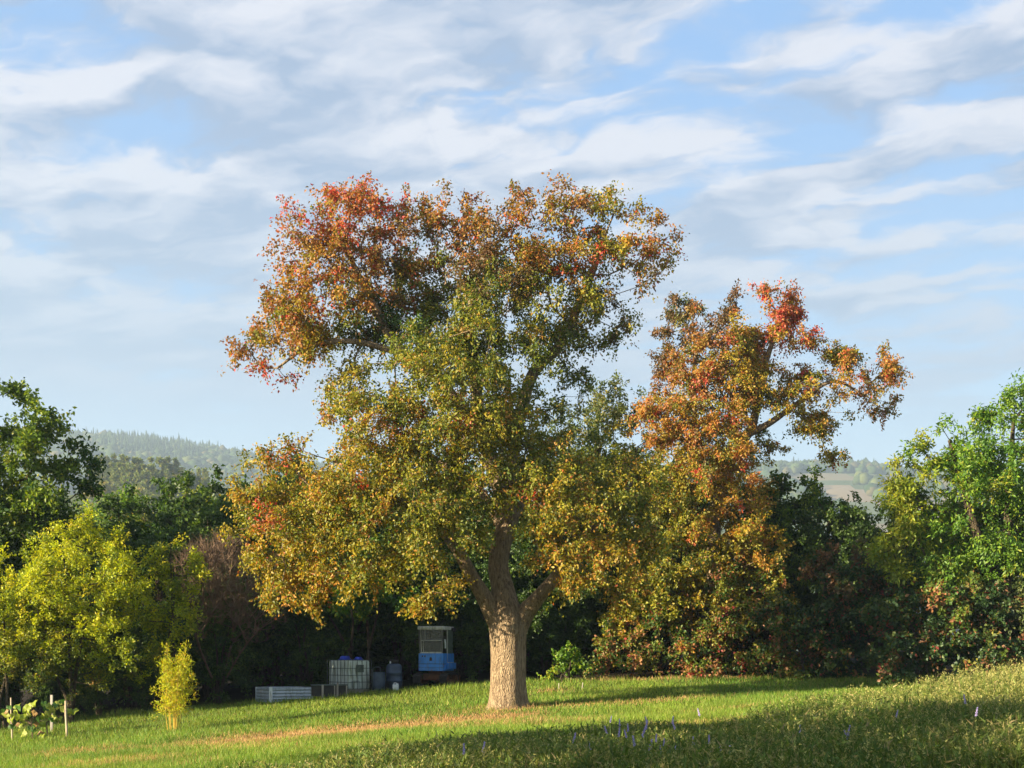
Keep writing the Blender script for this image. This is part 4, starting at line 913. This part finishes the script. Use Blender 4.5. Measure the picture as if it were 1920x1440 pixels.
def digger():
    p = place(818, 46.6)
    o = empty('mini_excavator', p, R(-15), .94); tag(o, 'old blue mini excavator with grey glazed cab and rusty tracks under the hedge', 'excavator')
    W = .46   # half width of the body
    # two crawler tracks with their wheels
    for sx, y0 in ((-1, -.55), (1, -.55)):
        x0, x1 = (-.62, -.36) if sx < 0 else (.36, .62)
        y0, y1 = -.75, .75
        poly = []
        for k in range(9): a = math.pi / 2 + math.pi * k / 8; poly.append((y0 + .2 + .2 * math.cos(a), .2 + .2 * math.sin(a)))
        for k in range(9): a = -math.pi / 2 + math.pi * k / 8; poly.append((y1 - .2 + .2 * math.cos(a), .2 + .2 * math.sin(a)))
        m = MB(); bm = m.bm; ring_o = poly; ring_i = [(yy * .9 if False else yy + (.035 if yy < 0 else -.035), .2 + (zz - .2) * .8) for yy, zz in poly]
        va = [[bm.verts.new((x, yy, zz)) for yy, zz in rg] for x in (x0, x1) for rg in (ring_o, ring_i)]
        n = len(poly)
        for k in range(n):
            q = (k + 1) % n
            bm.faces.new((va[0][k], va[0][q], va[2][q], va[2][k])); bm.faces.new((va[1][k], va[3][k], va[3][q], va[1][q]))
            bm.faces.new((va[0][k], va[1][k], va[1][q], va[0][q])); bm.faces.new((va[2][k], va[2][q], va[3][q], va[3][k]))
        for k in range(14): m.box(x0 - .004, x1 + .004, y0 + .22 + k * .082, y0 + .25 + k * .082, .395, .42); m.box(x0 - .004, x1 + .004, y0 + .22 + k * .082, y0 + .25 + k * .082, -.01, .01)
        for k in range(3): m.box(x0 - .004, x1 + .004, y0 - .022, y0, .1 + k * .09, .14 + k * .09)
        t = m.build('track', rubberM, o)
        for yy, rr in ((y0 + .2, .155), (-.22, .09), (0, .09), (.22, .09), (y1 - .2, .155)):
            w = MB().tube([(x0 + .02, yy, .2 if rr > .1 else .11), (x1 - .02, yy, .2 if rr > .1 else .11)], rr, 16).build('wheel', rustM, t)
    MB().box(-.36, .36, -.42, .42, .16, .40, .02).box(-.22, .22, -.22, .22, .40, .50, .02).build('undercarriage', rustM, o)
    MB().box(-.60, .60, .93, .98, .06, .34, .01).box(-.30, -.24, .42, .94, .18, .26).box(.24, .30, .42, .94, .18, .26).build('dozer_blade', rustM, o)
    # blue house: lower skirt and upper panel with a seam between, rounded rear
    MB().box(-W, W, -.62, .66, .50, .74, .02).build('skirt', blueM, o)
    MB().box(-W, W, -.62, .66, .752, 1.12, .02).build('body', blueM, o)
    MB().box(-W + .015, W - .015, -.61, .65, .735, .757).build('seam', darkM, o)
    MB().box(-W - .002, W + .002, -.632, -.618, .62, .628).build('trim_strip', darkM, o)
    MB().prism([(-.045, .86), (.045, .86), (.045, .93), (.025, .985), (-.025, .985), (-.045, .93)], -.632, -.618).build('badge', darkM, o)
    MB().prism([(-.018, .89), (.018, .89), (.018, .925), (0, .95), (-.018, .925)], -.637, -.631).build('badge_mark', rustM, o)
    for k in (-.31, -.22): MB().box(k - .022, k + .022, -.628, -.618, .99, 1.05).build('bolt_hole', darkM, o)
    # cab frame
    z0, z1 = 1.12, 2.0
    cab = MB().box(-.44, .44, -.585, .545, 1.10, 1.123).build('cab_floor', frameM, o)
    for (xa, xb, y) in ((-.41, -.45, -.56), (.40, .42, -.56), (-.41, -.45, .52), (.40, .42, .52)):
        MB().tube([(xa, y, z0), (xb, y, z1)], .032, 6).build('cab_post', frameM, cab)
    MB().box(-.40, .385, -.595, -.55, 1.125, 1.17, .008).build('window_sill', greyM, cab)
    MB().box(-.49, .47, -.64, .60, 1.955, 2.08, .025).build('roof', greyM, o)
    MB().tube([(-.365, -.575, 1.18), (-.395, -.575, 1.97)], .012, 6).tube([(-.39, -.575, 1.58), (.385, -.575, 1.58)], .012, 6).tube([(-.29, -.575, 1.18), (-.29, -.575, 1.56)], .008, 6).tube([(-.23, -.575, 1.6), (-.23, -.575, 1.97)], .008, 6).build('window_bar', greyM, cab)
    MB().box(-.385, .385, -.562, -.556, 1.585, 1.975).build('window_pane', glassM, cab)
    MB().box(-.38, .38, -.562, -.556, 1.175, 1.575).build('window_pane', glassM, cab)
    MB().box(-.425, -.419, -.52, .48, 1.14, 1.97).build('window_pane', glassM, cab)
    MB().box(-.40, .38, .515, .521, 1.14, 1.97).build('rear_panel', frameM, cab)
    dr = MB().box(.43, .455, -.10, .54, .80, 1.96, .008).build('door', pmat('door_green_grey', (.10, .13, .10), (.07, .09, .07), 5, .6), o)
    MB().box(.43, .462, -.13, -.10, .79, 1.96).box(.43, .462, -.13, .54, .775, .80).build('door_trim', greyM, dr)
    MB().tube([(.47, -.40, 1.30), (.475, -.42, 1.45), (.46, -.44, 1.62)], .03, 8).build('grab_handle', whiteplM, o)
    MB().box(-.2, .2, .1, .2, 1.25, 1.6, .03).box(-.2, .2, -.2, .2, 1.15, 1.27, .03).build('seat', rubberM, o)
    MB().tube([(-.12, -.35, 1.12), (-.13, -.38, 1.36)], .012, 6).tube([(-.13, -.38, 1.36), (-.13, -.38, 1.40)], .03, 8).build('lever', greyM, o)
    # blue rear shoulder and exhaust side
    MB().prism([(-.3, .0)], 0, 0) if False else None
    MB().box(.462, .56, -.30, .60, .56, .78, .02).build('side_tank', blueM, o)
    MB().tube([(.50, .5, 1.9), (.50, .5, 2.04)], .06, 10).tube([(.50, .30, 1.98), (.50, .6, 1.98)], .05, 10).build('work_lamp', darkM, o)
digger()

def tank():
    p = place(655, 45.9)
    s = .95
    o = empty('water_tank', p, R(43), s); tag(o, 'square white plastic water tank in a grey wire cage on a pallet', 'tank')
    X, Y = .5, .6
    m = MB()
    for k in (-.42, 0, .42): m.box(-X, X, k * 1.2 - .05, k * 1.2 + .05, 0, .10)
    m.box(-X, X, -Y, Y, .10, .13)
    m.build('pallet', palewoodM, o)
    MB().box(-X + .03, X - .03, -Y + .03, Y - .03, .135, 1.13, .07).build('bottle', tankM, o, smooth=False)
    MB().lathe([(.11, 1.125), (.11, 1.165), (.09, 1.17)], 20).build('filler_cap', darkM, o)
    MB().tube([(-X + .03, .1, .22), (-X - .05, .1, .22)], .05, 12).tube([(-X - .04, .1, .22), (-X - .04, .1, .32)], .015, 8).build('tap', darkM, o)
    r = .0105
    for z in (.15, .38, .62, .86, 1.14):
        MB().tube([(-X, -Y, z), (X, -Y, z), (X, Y, z), (-X, Y, z), (-X, -Y, z)], r, 6).build('cage_ring', galvM, o)
    for k in range(6):
        t = -X + (2 * X) * k / 5
        for y in (-Y, Y): MB().tube([(t, y * 1.018, .13), (t, y * 1.018, 1.15)], r, 6).build('cage_bar', galvM, o)
    for k in range(1, 6):
        t = -Y + (2 * Y) * k / 6
        for x in (-X, X): MB().tube([(x * 1.02, t, .13), (x * 1.02, t, 1.15)], r, 6).build('cage_bar', galvM, o)
    MB().box(-.16, .16, -Y - .02, -Y - .014, .72, .98).build('sign_plate', galvM, o)
    MB().tube([(-.35, -Y - .03, .2), (-.35, -Y - .03, .42), (-.05, -Y - .03, .42), (-.05, -Y - .03, .2)], .012, 6).build('bracket', galvM, o)
    zt = p[2] + 1.15 * s
    for px, dd, lb in ((647, 45.8, 'blue plastic basin upturned on the tank, beside the smaller one'), (672, 46.0, 'smaller blue plastic basin upturned on the tank near its corner')):
        x = (px - 960) / F * dd; sc_ = 1.0 if px == 647 else .75
        q = empty('upturned_basin', (x, dd, zt), .3, sc_); tag(q, lb, 'basin')
        MB().lathe([(.21, 0), (.215, .02), (.185, .03), (.15, .10), (.13, .125), (.05, .13)], 20).build('bowl', lidM, q, True)
        MB().lathe([(.225, .0), (.235, .012), (.225, .024), (.21, .02)], 20).build('rim', lidM, q, True)
tank()
def barrels():
    p = place(711, 45.5); o = empty('plastic_barrel', p); tag(o, 'open slate-blue plastic barrel standing on a hand truck', 'barrel')
    MB().lathe([(.17, .03), (.19, .06), (.205, .3), (.205, .45), (.19, .60), (.192, .61), (.185, .61), (.175, .585), (.15, .58)], 24).build('body', barrelM, o, True)
    MB().lathe([(.19, .595), (.2, .6), (.2, .62), (.18, .62)], 24).build('rim', barrelM, o, True)
    q = empty('hand_truck', (p[0] - .02, p[1] + .22, p[2])); tag(q, 'grey tubular hand truck with looped handle behind the slate-blue barrel', 'hand truck')
    MB().tube([(-.22, 0, .04), (-.21, .02, .70), (-.19, .02, .76), (-.15, .02, .78), (.0, .02, .78), (.03, .02, .76), (.04, .02, .70), (.05, 0, .04)], .013, 8).tube([(-.21, .01, .35), (.05, .01, .35)], .01, 6).build('frame', galvM, q)
    MB().box(-.24, .08, -.36, 0, 0.0, .025).build('toe_plate', galvM, q)
    for x in (-.29, .13):
        w = MB().tube([(x - .03, .06, .1), (x + .03, .06, .1)], .1, 16).build('wheel', rubberM, q)
        MB().tube([(x - .034, .06, .1), (x + .034, .06, .1)], .04, 10).build('hub', galvM, w)
    p = place(739, 46.0); o = empty('plastic_barrel', p); tag(o, 'tall dark blue ribbed barrel with a black screw cap', 'barrel')
    MB().lathe([(.24, .0), (.265, .03), (.265, .24), (.275, .25), (.275, .28), (.262, .29), (.262, .5), (.272, .51), (.272, .54), (.26, .55), (.255, .74), (.22, .80), (.15, .83), (.14, .83)], 28).build('body', barrelM, o, True)
    MB().lathe([(.135, .83), (.135, .9), (.15, .91), (.15, .955), (.13, .965)], 20).build('cap', darkM, o, True)
    MB().box(-.14, -.09, -.15, -.11, .84, .91, .01).build('tag', whiteplM, o)
    p = place(742, 45.3); o = empty('jerrycan', p, R(-12)); tag(o, 'small white plastic jerrycan on the grass before the tall barrel', 'jerrycan')
    MB().box(-.095, .095, -.06, .06, .0, .20, .02).build('body', whiteplM, o)
    MB().tube([(-.07, 0, .19), (-.06, 0, .245), (0.02, 0, .25), (.03, 0, .19)], .014, 8).build('handle', whiteplM, o)
    MB().tube([(.065, 0, .19), (.065, 0, .235)], .024, 12).build('cap', whiteplM, o)
barrels()
def raised_bed():
    # corrugated sheet bed, its corner post turned to the viewer
    c = place(508, 43.8); o = empty('raised_bed', c, 0); tag(o, 'low corrugated zinc raised bed with a pale corner post', 'raised bed')
    h = .46
    def panel(p0, p1):
        n = 26; rows = []
        bm = bmesh.new(); d = Vector((p1[0] - p0[0], p1[1] - p0[1], 0)); nrm = Vector((d.y, -d.x, 0)).normalized()
        va, vb = [], []
        for k in range(n + 1):
            z = h * k / n; off = .018 * math.cos(k / n * 6.2832 * 4.5)
            for lst, th in ((va, .004), (vb, -.004)):
                lst.append((bm.verts.new(Vector((*p0, z)) + nrm * (off + th)), bm.verts.new(Vector((*p1, z)) + nrm * (off + th))))
        for lst in (va, vb):
            for a, b_ in zip(lst, lst[1:]): bm.faces.new((a[0], a[1], b_[1], b_[0]))
        bm.faces.new((va[-1][0], va[-1][1], vb[-1][1], vb[-1][0]))
        for e in (0, 1):
            for k in range(n): bm.faces.new((va[k][e], va[k + 1][e], vb[k + 1][e], vb[k][e]))
        m = MB(); m.bm.free(); m.bm = bm; m.build('corrugated_panel', zincM, o)
    cor = [(0, 0), (1.22, .55), (.55, 1.35), (-.60, .75)]
    for a, b_ in zip(cor, cor[1:] + cor[:1]): panel(a, b_)
    MB().box(-.05, .05, -.035, .03, -.02, h + .02, .008).build('corner_post', whiteplM, o)
    for x, y in cor[1:]: MB().box(x - .025, x + .025, y - .025, y + .025, -.02, h + .01, .006).build('corner_post', zincM, o)
    MB().prism([(0.0, .05), (.012, .05), (.02, .16), (.008, .30), (-.004, .38), (-.012, .28), (-.002, .16)], -.038, -.0355).build('stain', frameM, o)
    rim = MB(); zz = [c_ + (h,) for c_ in cor]
    rim.tube(zz + [zz[0]], .014, 6).build('rim', zincM, o)
    vz = [o.matrix_world @ Vector((0, 0, 0))]
    cx, cy_ = sum(q[0] for q in cor) / 4, sum(q[1] for q in cor) / 4
    sm_ = MB(); ring = [[sm_.bm.verts.new((cx + (q[0] - cx) * .9, cy_ + (q[1] - cy_) * .9, z)) for q in cor] for z in (.0, .30)]
    sm_.bm.faces.new(ring[0]); sm_.bm.faces.new(ring[1])
    for k in range(4): sm_.bm.faces.new((ring[0][k], ring[0][(k + 1) % 4], ring[1][(k + 1) % 4], ring[1][k]))
    sm_.build('soil', pmat('bed_soil', (.045, .035, .025), (.03, .024, .018), 20, 1.0, 0, .01, 40), o)
    # dark planter box with pale posts
    c = place(618, 44.4); o = empty('planter_box', c, R(8)); tag(o, 'low dark board planter box with pale posts and grey rim', 'planter box')
    MB().box(-.58, .56, .0, .035, .03, .37).build('front_board', blackwoodM, o); MB().box(-.58, .56, .75, .785, .03, .37).build('back_board', blackwoodM, o)
    for x in (-.58, .525): MB().box(x, x + .035, .037, .748, .03, .37).build('end_board', blackwoodM, o)
    MB().box(-.60, .59, -.04, .05, .372, .402, .006).box(-.60, .59, .74, .82, .372, .402, .006).build('rim', galvM, o)
    for x, t in ((-.22, .032), (.16, .02), (.25, .032), (.54, .02)): MB().box(x - t, x + t, -.05, -.003, -.03, .37 if t < .03 else .40, .005).build('post', palewoodM, o)
    MB().box(.23, .28, -.05, -.01, .404, .47, .005).build('post_head', palewoodM, o)
    MB().box(-.54, .52, .04, .745, .03, .30).build('soil', bpy.data.materials['bed_soil'], o)
raised_bed()

def vines():
    r_ = random.Random(8)
    leafcols = [pmat('vine_leaf_%s' % n, c, c2, 14, .5, 0, .002, 40) for n, c, c2 in (('lime', (.30, .36, .03), (.22, .30, .02)), ('green', (.07, .16, .02), (.05, .12, .015)), ('pale', (.40, .44, .08), (.32, .38, .05)), ('tan', (.42, .26, .10), (.30, .18, .06)))]
    for m in leafcols:
        nt = m.node_tree; out = [n for n in nt.nodes if n.type == 'OUTPUT_MATERIAL'][0]; p = out.inputs[0].links[0].from_node
        csock = p.inputs['Base Color'].links[0].from_socket
        t = N(nt, 'ShaderNodeBsdfTranslucent', {0: csock}); mx = N(nt, 'ShaderNodeMixShader', {0: .38, 1: p.outputs[0], 2: t.outputs[0]})
        nt.links.new(mx.outputs[0], out.inputs[0])
    def leafmesh(i):
        # five-lobed vine leaf, cupped
        bm = bmesh.new(); c = bm.verts.new((0, .03, .0)); rim = []
        for k in range(20):
            a = -math.pi / 2 + .32 + (2 * math.pi - .64) * k / 19
            r = .085 * (1 + .16 * math.cos(5 * (a + math.pi / 2)) + .05 * math.cos(17 * a)); r *= 1.05 if math.sin(a) > 0 else .9
            rim.append(bm.verts.new((r * math.cos(a), .03 + r * math.sin(a), .02 * math.cos(2 * a + i) - .018)))
        for a, b_ in zip(rim, rim[1:]): bm.faces.new((c, a, b_))
        me = bpy.data.meshes.new('vine_leaf'); bm.to_mesh(me); bm.free(); me.materials.append(leafcols[i]); return me
    lm = [leafmesh(i) for i in range(4)]
    for px, py0, py1, d, lb in ((22, 1308, 1388, 37.6, 'thin wooden vine post beside the picture edge, among vine leaves'), (97, 1303, 1378, 39.0, 'pale square wooden vine post behind the vine leaves'), (124.5, 1314, 1384, 37.3, 'grey round wooden vine post at the end of the row')):
        x = (px - 960) / F * d; g = gz1(x, d); top = at(px, py0, d)[2]
        o = empty('wooden_post', (x, d, g)); tag(o, lb, 'post')
        if px == 97: MB().box(-.035, .035, -.03, .03, -.1, top - g, .006).build('stake', palewoodM, o)
        else: MB().tube([(.02, 0, -.1), (.0, .01, .3), (-.015, 0, .6), (-.02, 0, top - g)], [.034, .031, .033, .030] if px > 100 else [.026, .024, .024, .022], 10).build('stake', woodM, o)
        MB().tube([(-.03, -.03, (top - g) * .72), (.035, -.03, (top - g) * .72)], .006, 6).build('wire_staple', darkM, o)
    vine_spots = [(60, 37.2, [(8, 1336), (16, 1330), (30, 1325), (45, 1330), (50, 1336), (32, 1342), (12, 1345), (36, 1350), (22, 1352), (42, 1352), (16, 1356), (30, 1360), (38, 1362), (26, 1366), (48, 1357), (33, 1374), (40, 1378), (18, 1364), (58, 1362), (56, 1370), (52, 1345), (63, 1322), (59, 1325), (5, 1340), (48, 1332), (34, 1332), (64, 1341), (24, 1346)], 'leafy grapevine with yellow-green leaves trained beside the thin post'),
                  (88, 37.6, [(86, 1332), (92, 1326), (100, 1325), (104, 1330), (96, 1335), (88, 1338), (80, 1344), (90, 1342), (100, 1348), (105, 1351), (112, 1350), (84, 1354), (76, 1358), (70, 1362), (80, 1362), (73, 1353), (110, 1322), (116, 1319), (94, 1352), (84, 1348), (70, 1366), (66, 1372), (75, 1379), (82, 1386), (90, 1388), (76, 1384), (98, 1339), (82, 1323), (130, 1337), (137, 1336), (134, 1340), (121, 1331), (124, 1336)], 'leafy grapevine reaching between the pale square post and the round end post')]
    for px, d, spots, lb in vine_spots:
        x = (px - 960) / F * d; g = gz1(x, d); o = empty('grapevine', (x, d, g)); tag(o, lb, 'grapevine')
        stem = MB(); node = Vector((0, 0, .42))
        stem.tube([(0.03, 0, -.05), (.0, .02, .15), (-.02, 0, .3), tuple(node)], [.02, .016, .015, .012], 8)
        for i, (a, b_) in enumerate(spots):
            dd = d + r_.uniform(-.22, .22); w = Vector(at(a, b_, dd)) - Vector((x, d, g))
            if i % 3 == 0: stem.tube([tuple(node), tuple(node.lerp(w, .5) + Vector((0, 0, .06))), tuple(w)], [.008, .006, .003], 5)
            else: stem.tube([tuple(w + Vector((r_.uniform(-.1, .1), 0, -.09))), tuple(w)], [.003, .002], 4)
            k = r_.choices((0, 1, 2, 3), (5, 3, 3, .8))[0]
            l = link('leaf', lm[k], None, o); l.location = w
            l.rotation_euler = (R(r_.uniform(40, 125)), R(r_.uniform(-35, 35)), R(r_.uniform(-60, 40))); l.scale = (r_.uniform(.85, 1.45),) * 3
        stem.build('stem', twigM, o)
vines()
def bamboo():
    r_ = np.random.default_rng(77); d = 36.6
    x = (326 - 960) / F * d; g = gz1(x, d); o = empty('bamboo_clump', (x, d, g)); tag(o, 'small upright yellow-green bamboo clump on the meadow', 'bamboo')
    canes = pmat('bamboo_cane', (.50, .34, .05), (.34, .28, .04), 8, .5)
    A, C, PI = [], [], []
    for k in range(17):
        a = r_.random() * 6.28; rr = .16 * math.sqrt(r_.random()); h = 1.5 + .6 * r_.random()
        fx, fy = rr * math.cos(a), rr * math.sin(a)
        if k == 0: h, tx, ty = 2.28, -.20, 0
        elif k == 1: h, tx, ty = 2.30, .30, .05
        elif k == 2: h, tx, ty = 2.0, .22, -.1
        else: tx, ty = fx * 2.3 + .12 * r_.normal(), fy * 2.3 + .1 * r_.normal()
        pts = spline([(fx, fy, -.03, .011), (fx * 1.3 + tx * .15, fy * 1.3, h * .35, .01), ((fx + tx) * .55, (fy + ty) * .55, h * .7, .008), (tx, ty, h, .004)], 8)
        MB().tube([tuple(q[:3]) for q in pts], list(pts[:, 3]), 6).build('cane', canes, o)
        for t in np.linspace(.26, 1, 30):
            i = min(6, int(t * 7)); q = pts[i] * (1 - (t * 7 - i)) + pts[i + 1] * (t * 7 - i)
            wd = .17 * math.sin(min(1, (1.12 - t) * 1.5) * 1.5)
            A.append(q[:3] + np.array([r_.normal() * wd, r_.normal() * wd, r_.normal() * .03])); C.append(np.array([0, 0, q[2] - .15])); PI.append('bamboo')
    V, Ft, cc = leaves_at(np.array(A), np.array(C), PI, 12, .085, .2, .10, r_, droop=.0, up=.5, out=.7, tw=3, flat=.2, mixp=.4, spread=.25)
    link('foliage', np_mesh('bamboo_foliage', V, Ft, cc), leafM, o)['kind'] = 'stuff'
bamboo()
def flowers():
    r_ = random.Random(21)
    pur = pmat('purple_petal', (.42, .35, .60), (.34, .27, .52), 20, .7); pal = pmat('pale_lilac_petal', (.55, .48, .66), (.46, .40, .58), 20, .7); stm = pmat('flower_stem', (.09, .15, .03), (.07, .12, .02), 9, .8)
    # spike of small florets, and a flat head of florets
    def spike():
        m = MB(); rr = random.Random(1)
        for k in range(16):
            z = .008 * k; a = k * 2.4; q = .016 * (1 - k / 22)
            m.tube([(q * math.cos(a) * .3, q * math.sin(a) * .3, z), (q * math.cos(a), q * math.sin(a), z + .012)], [.004, .009], 5)
        me = m.build('blossom', pur).data; return me
    def head():
        m = MB()
        for k in range(14):
            a = k * 2.4; q = .007 * math.sqrt(k)
            m.tube([(q * math.cos(a) * .5, q * math.sin(a) * .5, 0), (q * math.cos(a), q * math.sin(a), .014)], [.003, .008], 5)
        return m.build('blossom', pal).data
    sp, hd = spike(), head()
    for o in [o for o in bpy.data.objects if o.name.startswith('blossom') and o.parent is None]: bpy.data.objects.remove(o)
    sm = MB().tube([(0, 0, -.05), (.006, .004, .5), (.0, 0, 1.0)], [.006, .005, .004], 5); ss = sm.build('stem', stm); sme = ss.data; bpy.data.objects.remove(ss)
    spots = [(1162, 1362), (1213, 1358), (1261, 1358), (1312, 1343), (1144, 1355), (1210, 1370), (1266, 1368), (1138, 1376), (1160, 1382), (1175, 1384), (1204, 1382), (1190, 1400), (1245, 1400), (1218, 1408), (1108, 1408), (1265, 1410), (1300, 1400), (1178, 1372), (1230, 1392), (1330, 1396), (1500, 1374), (1590, 1380), (1590, 1386), (870, 1416), (905, 1412), (1075, 1395), (1240, 1415), (1680, 1345), (1810, 1320), (1830, 1344)]
    pale = [(1348, 1402), (1352, 1408), (1390, 1412), (1425, 1420), (1480, 1418), (1484, 1428), (1525, 1408), (1535, 1412), (1545, 1415), (1512, 1418), (1433, 1425), (1460, 1412), (1400, 1425), (1370, 1400), (1366, 1412), (1445, 1430), (1555, 1432), (1490, 1434), (1550, 1434), (1330, 1410), (1310, 1414), (1345, 1418), (1375, 1425), (1465, 1432), (1410, 1408)]
    for lst, me, lab, grp in ((spots, sp, 'violet flower spike standing among the tall weeds', 'violet flowers in the weeds'), (pale, hd, 'pale lilac flower head in the shaded weeds', 'pale lilac flowers in the weeds')):
        for px, py in lst:
            best = None
            for d in np.arange(17, 36, .1):
                q = at(px, py, d); hgt = q[2] - gz1(q[0], d)
                if best is None or abs(hgt - .52) < best[0]: best = (abs(hgt - .52), d, q, hgt)
            _, d, q, hgt = best; hgt = max(.15, hgt)
            o = empty('flower', (q[0], d, q[2] - hgt)); tag(o, lab, 'flower', grp)
            s = link('stem', sme, None, o); s.scale = (1, 1, hgt); b_ = link('blossom', me, None, o); b_.location = (0, 0, hgt); b_.scale = (r_.uniform(.75, 1.15),) * 3; b_.rotation_euler = (r_.uniform(-.3, .3), r_.uniform(-.3, .3), r_.random() * 6)
flowers()
for px, d, h, lb in ((1048, 42.2, .17, 'short thin stake in the grass behind the old pear, upright'), (1091, 42.0, .2, 'short thin stake in the grass behind the old pear, leaning')):
    p = place(px, d); o = empty('stake', p, 0); tag(o, lb, 'stake')
    MB().tube([(0, 0, -.05), (.0 if px < 1060 else .03, 0, h)], .013, 8).tube([(.0 if px < 1060 else .03, 0, h), (.0 if px < 1060 else .03, 0, h + .012)], [.016, .012], 8).build('rod', palewoodM, o)

# ------------------------------------------------------------------ haze
def haze():
    me = MB().box(-2500, 2500, -210, 2560, -5, 345); o = me.build('haze', None); tag(o, kind='stuff'); o['label'] = 'thin pale morning haze over the valley'; o['category'] = 'haze'
    m, nt = newmat('haze_air')
    v = N(nt, 'ShaderNodeVolumePrincipled', {'Color': (.62, .80, 1, 1), 'Density': .00028, 'Anisotropy': .1})
    out = N(nt, 'ShaderNodeOutputMaterial'); nt.links.new(v.outputs[0], out.inputs['Volume'])
    o.data.materials.clear(); o.data.materials.append(m)
haze()
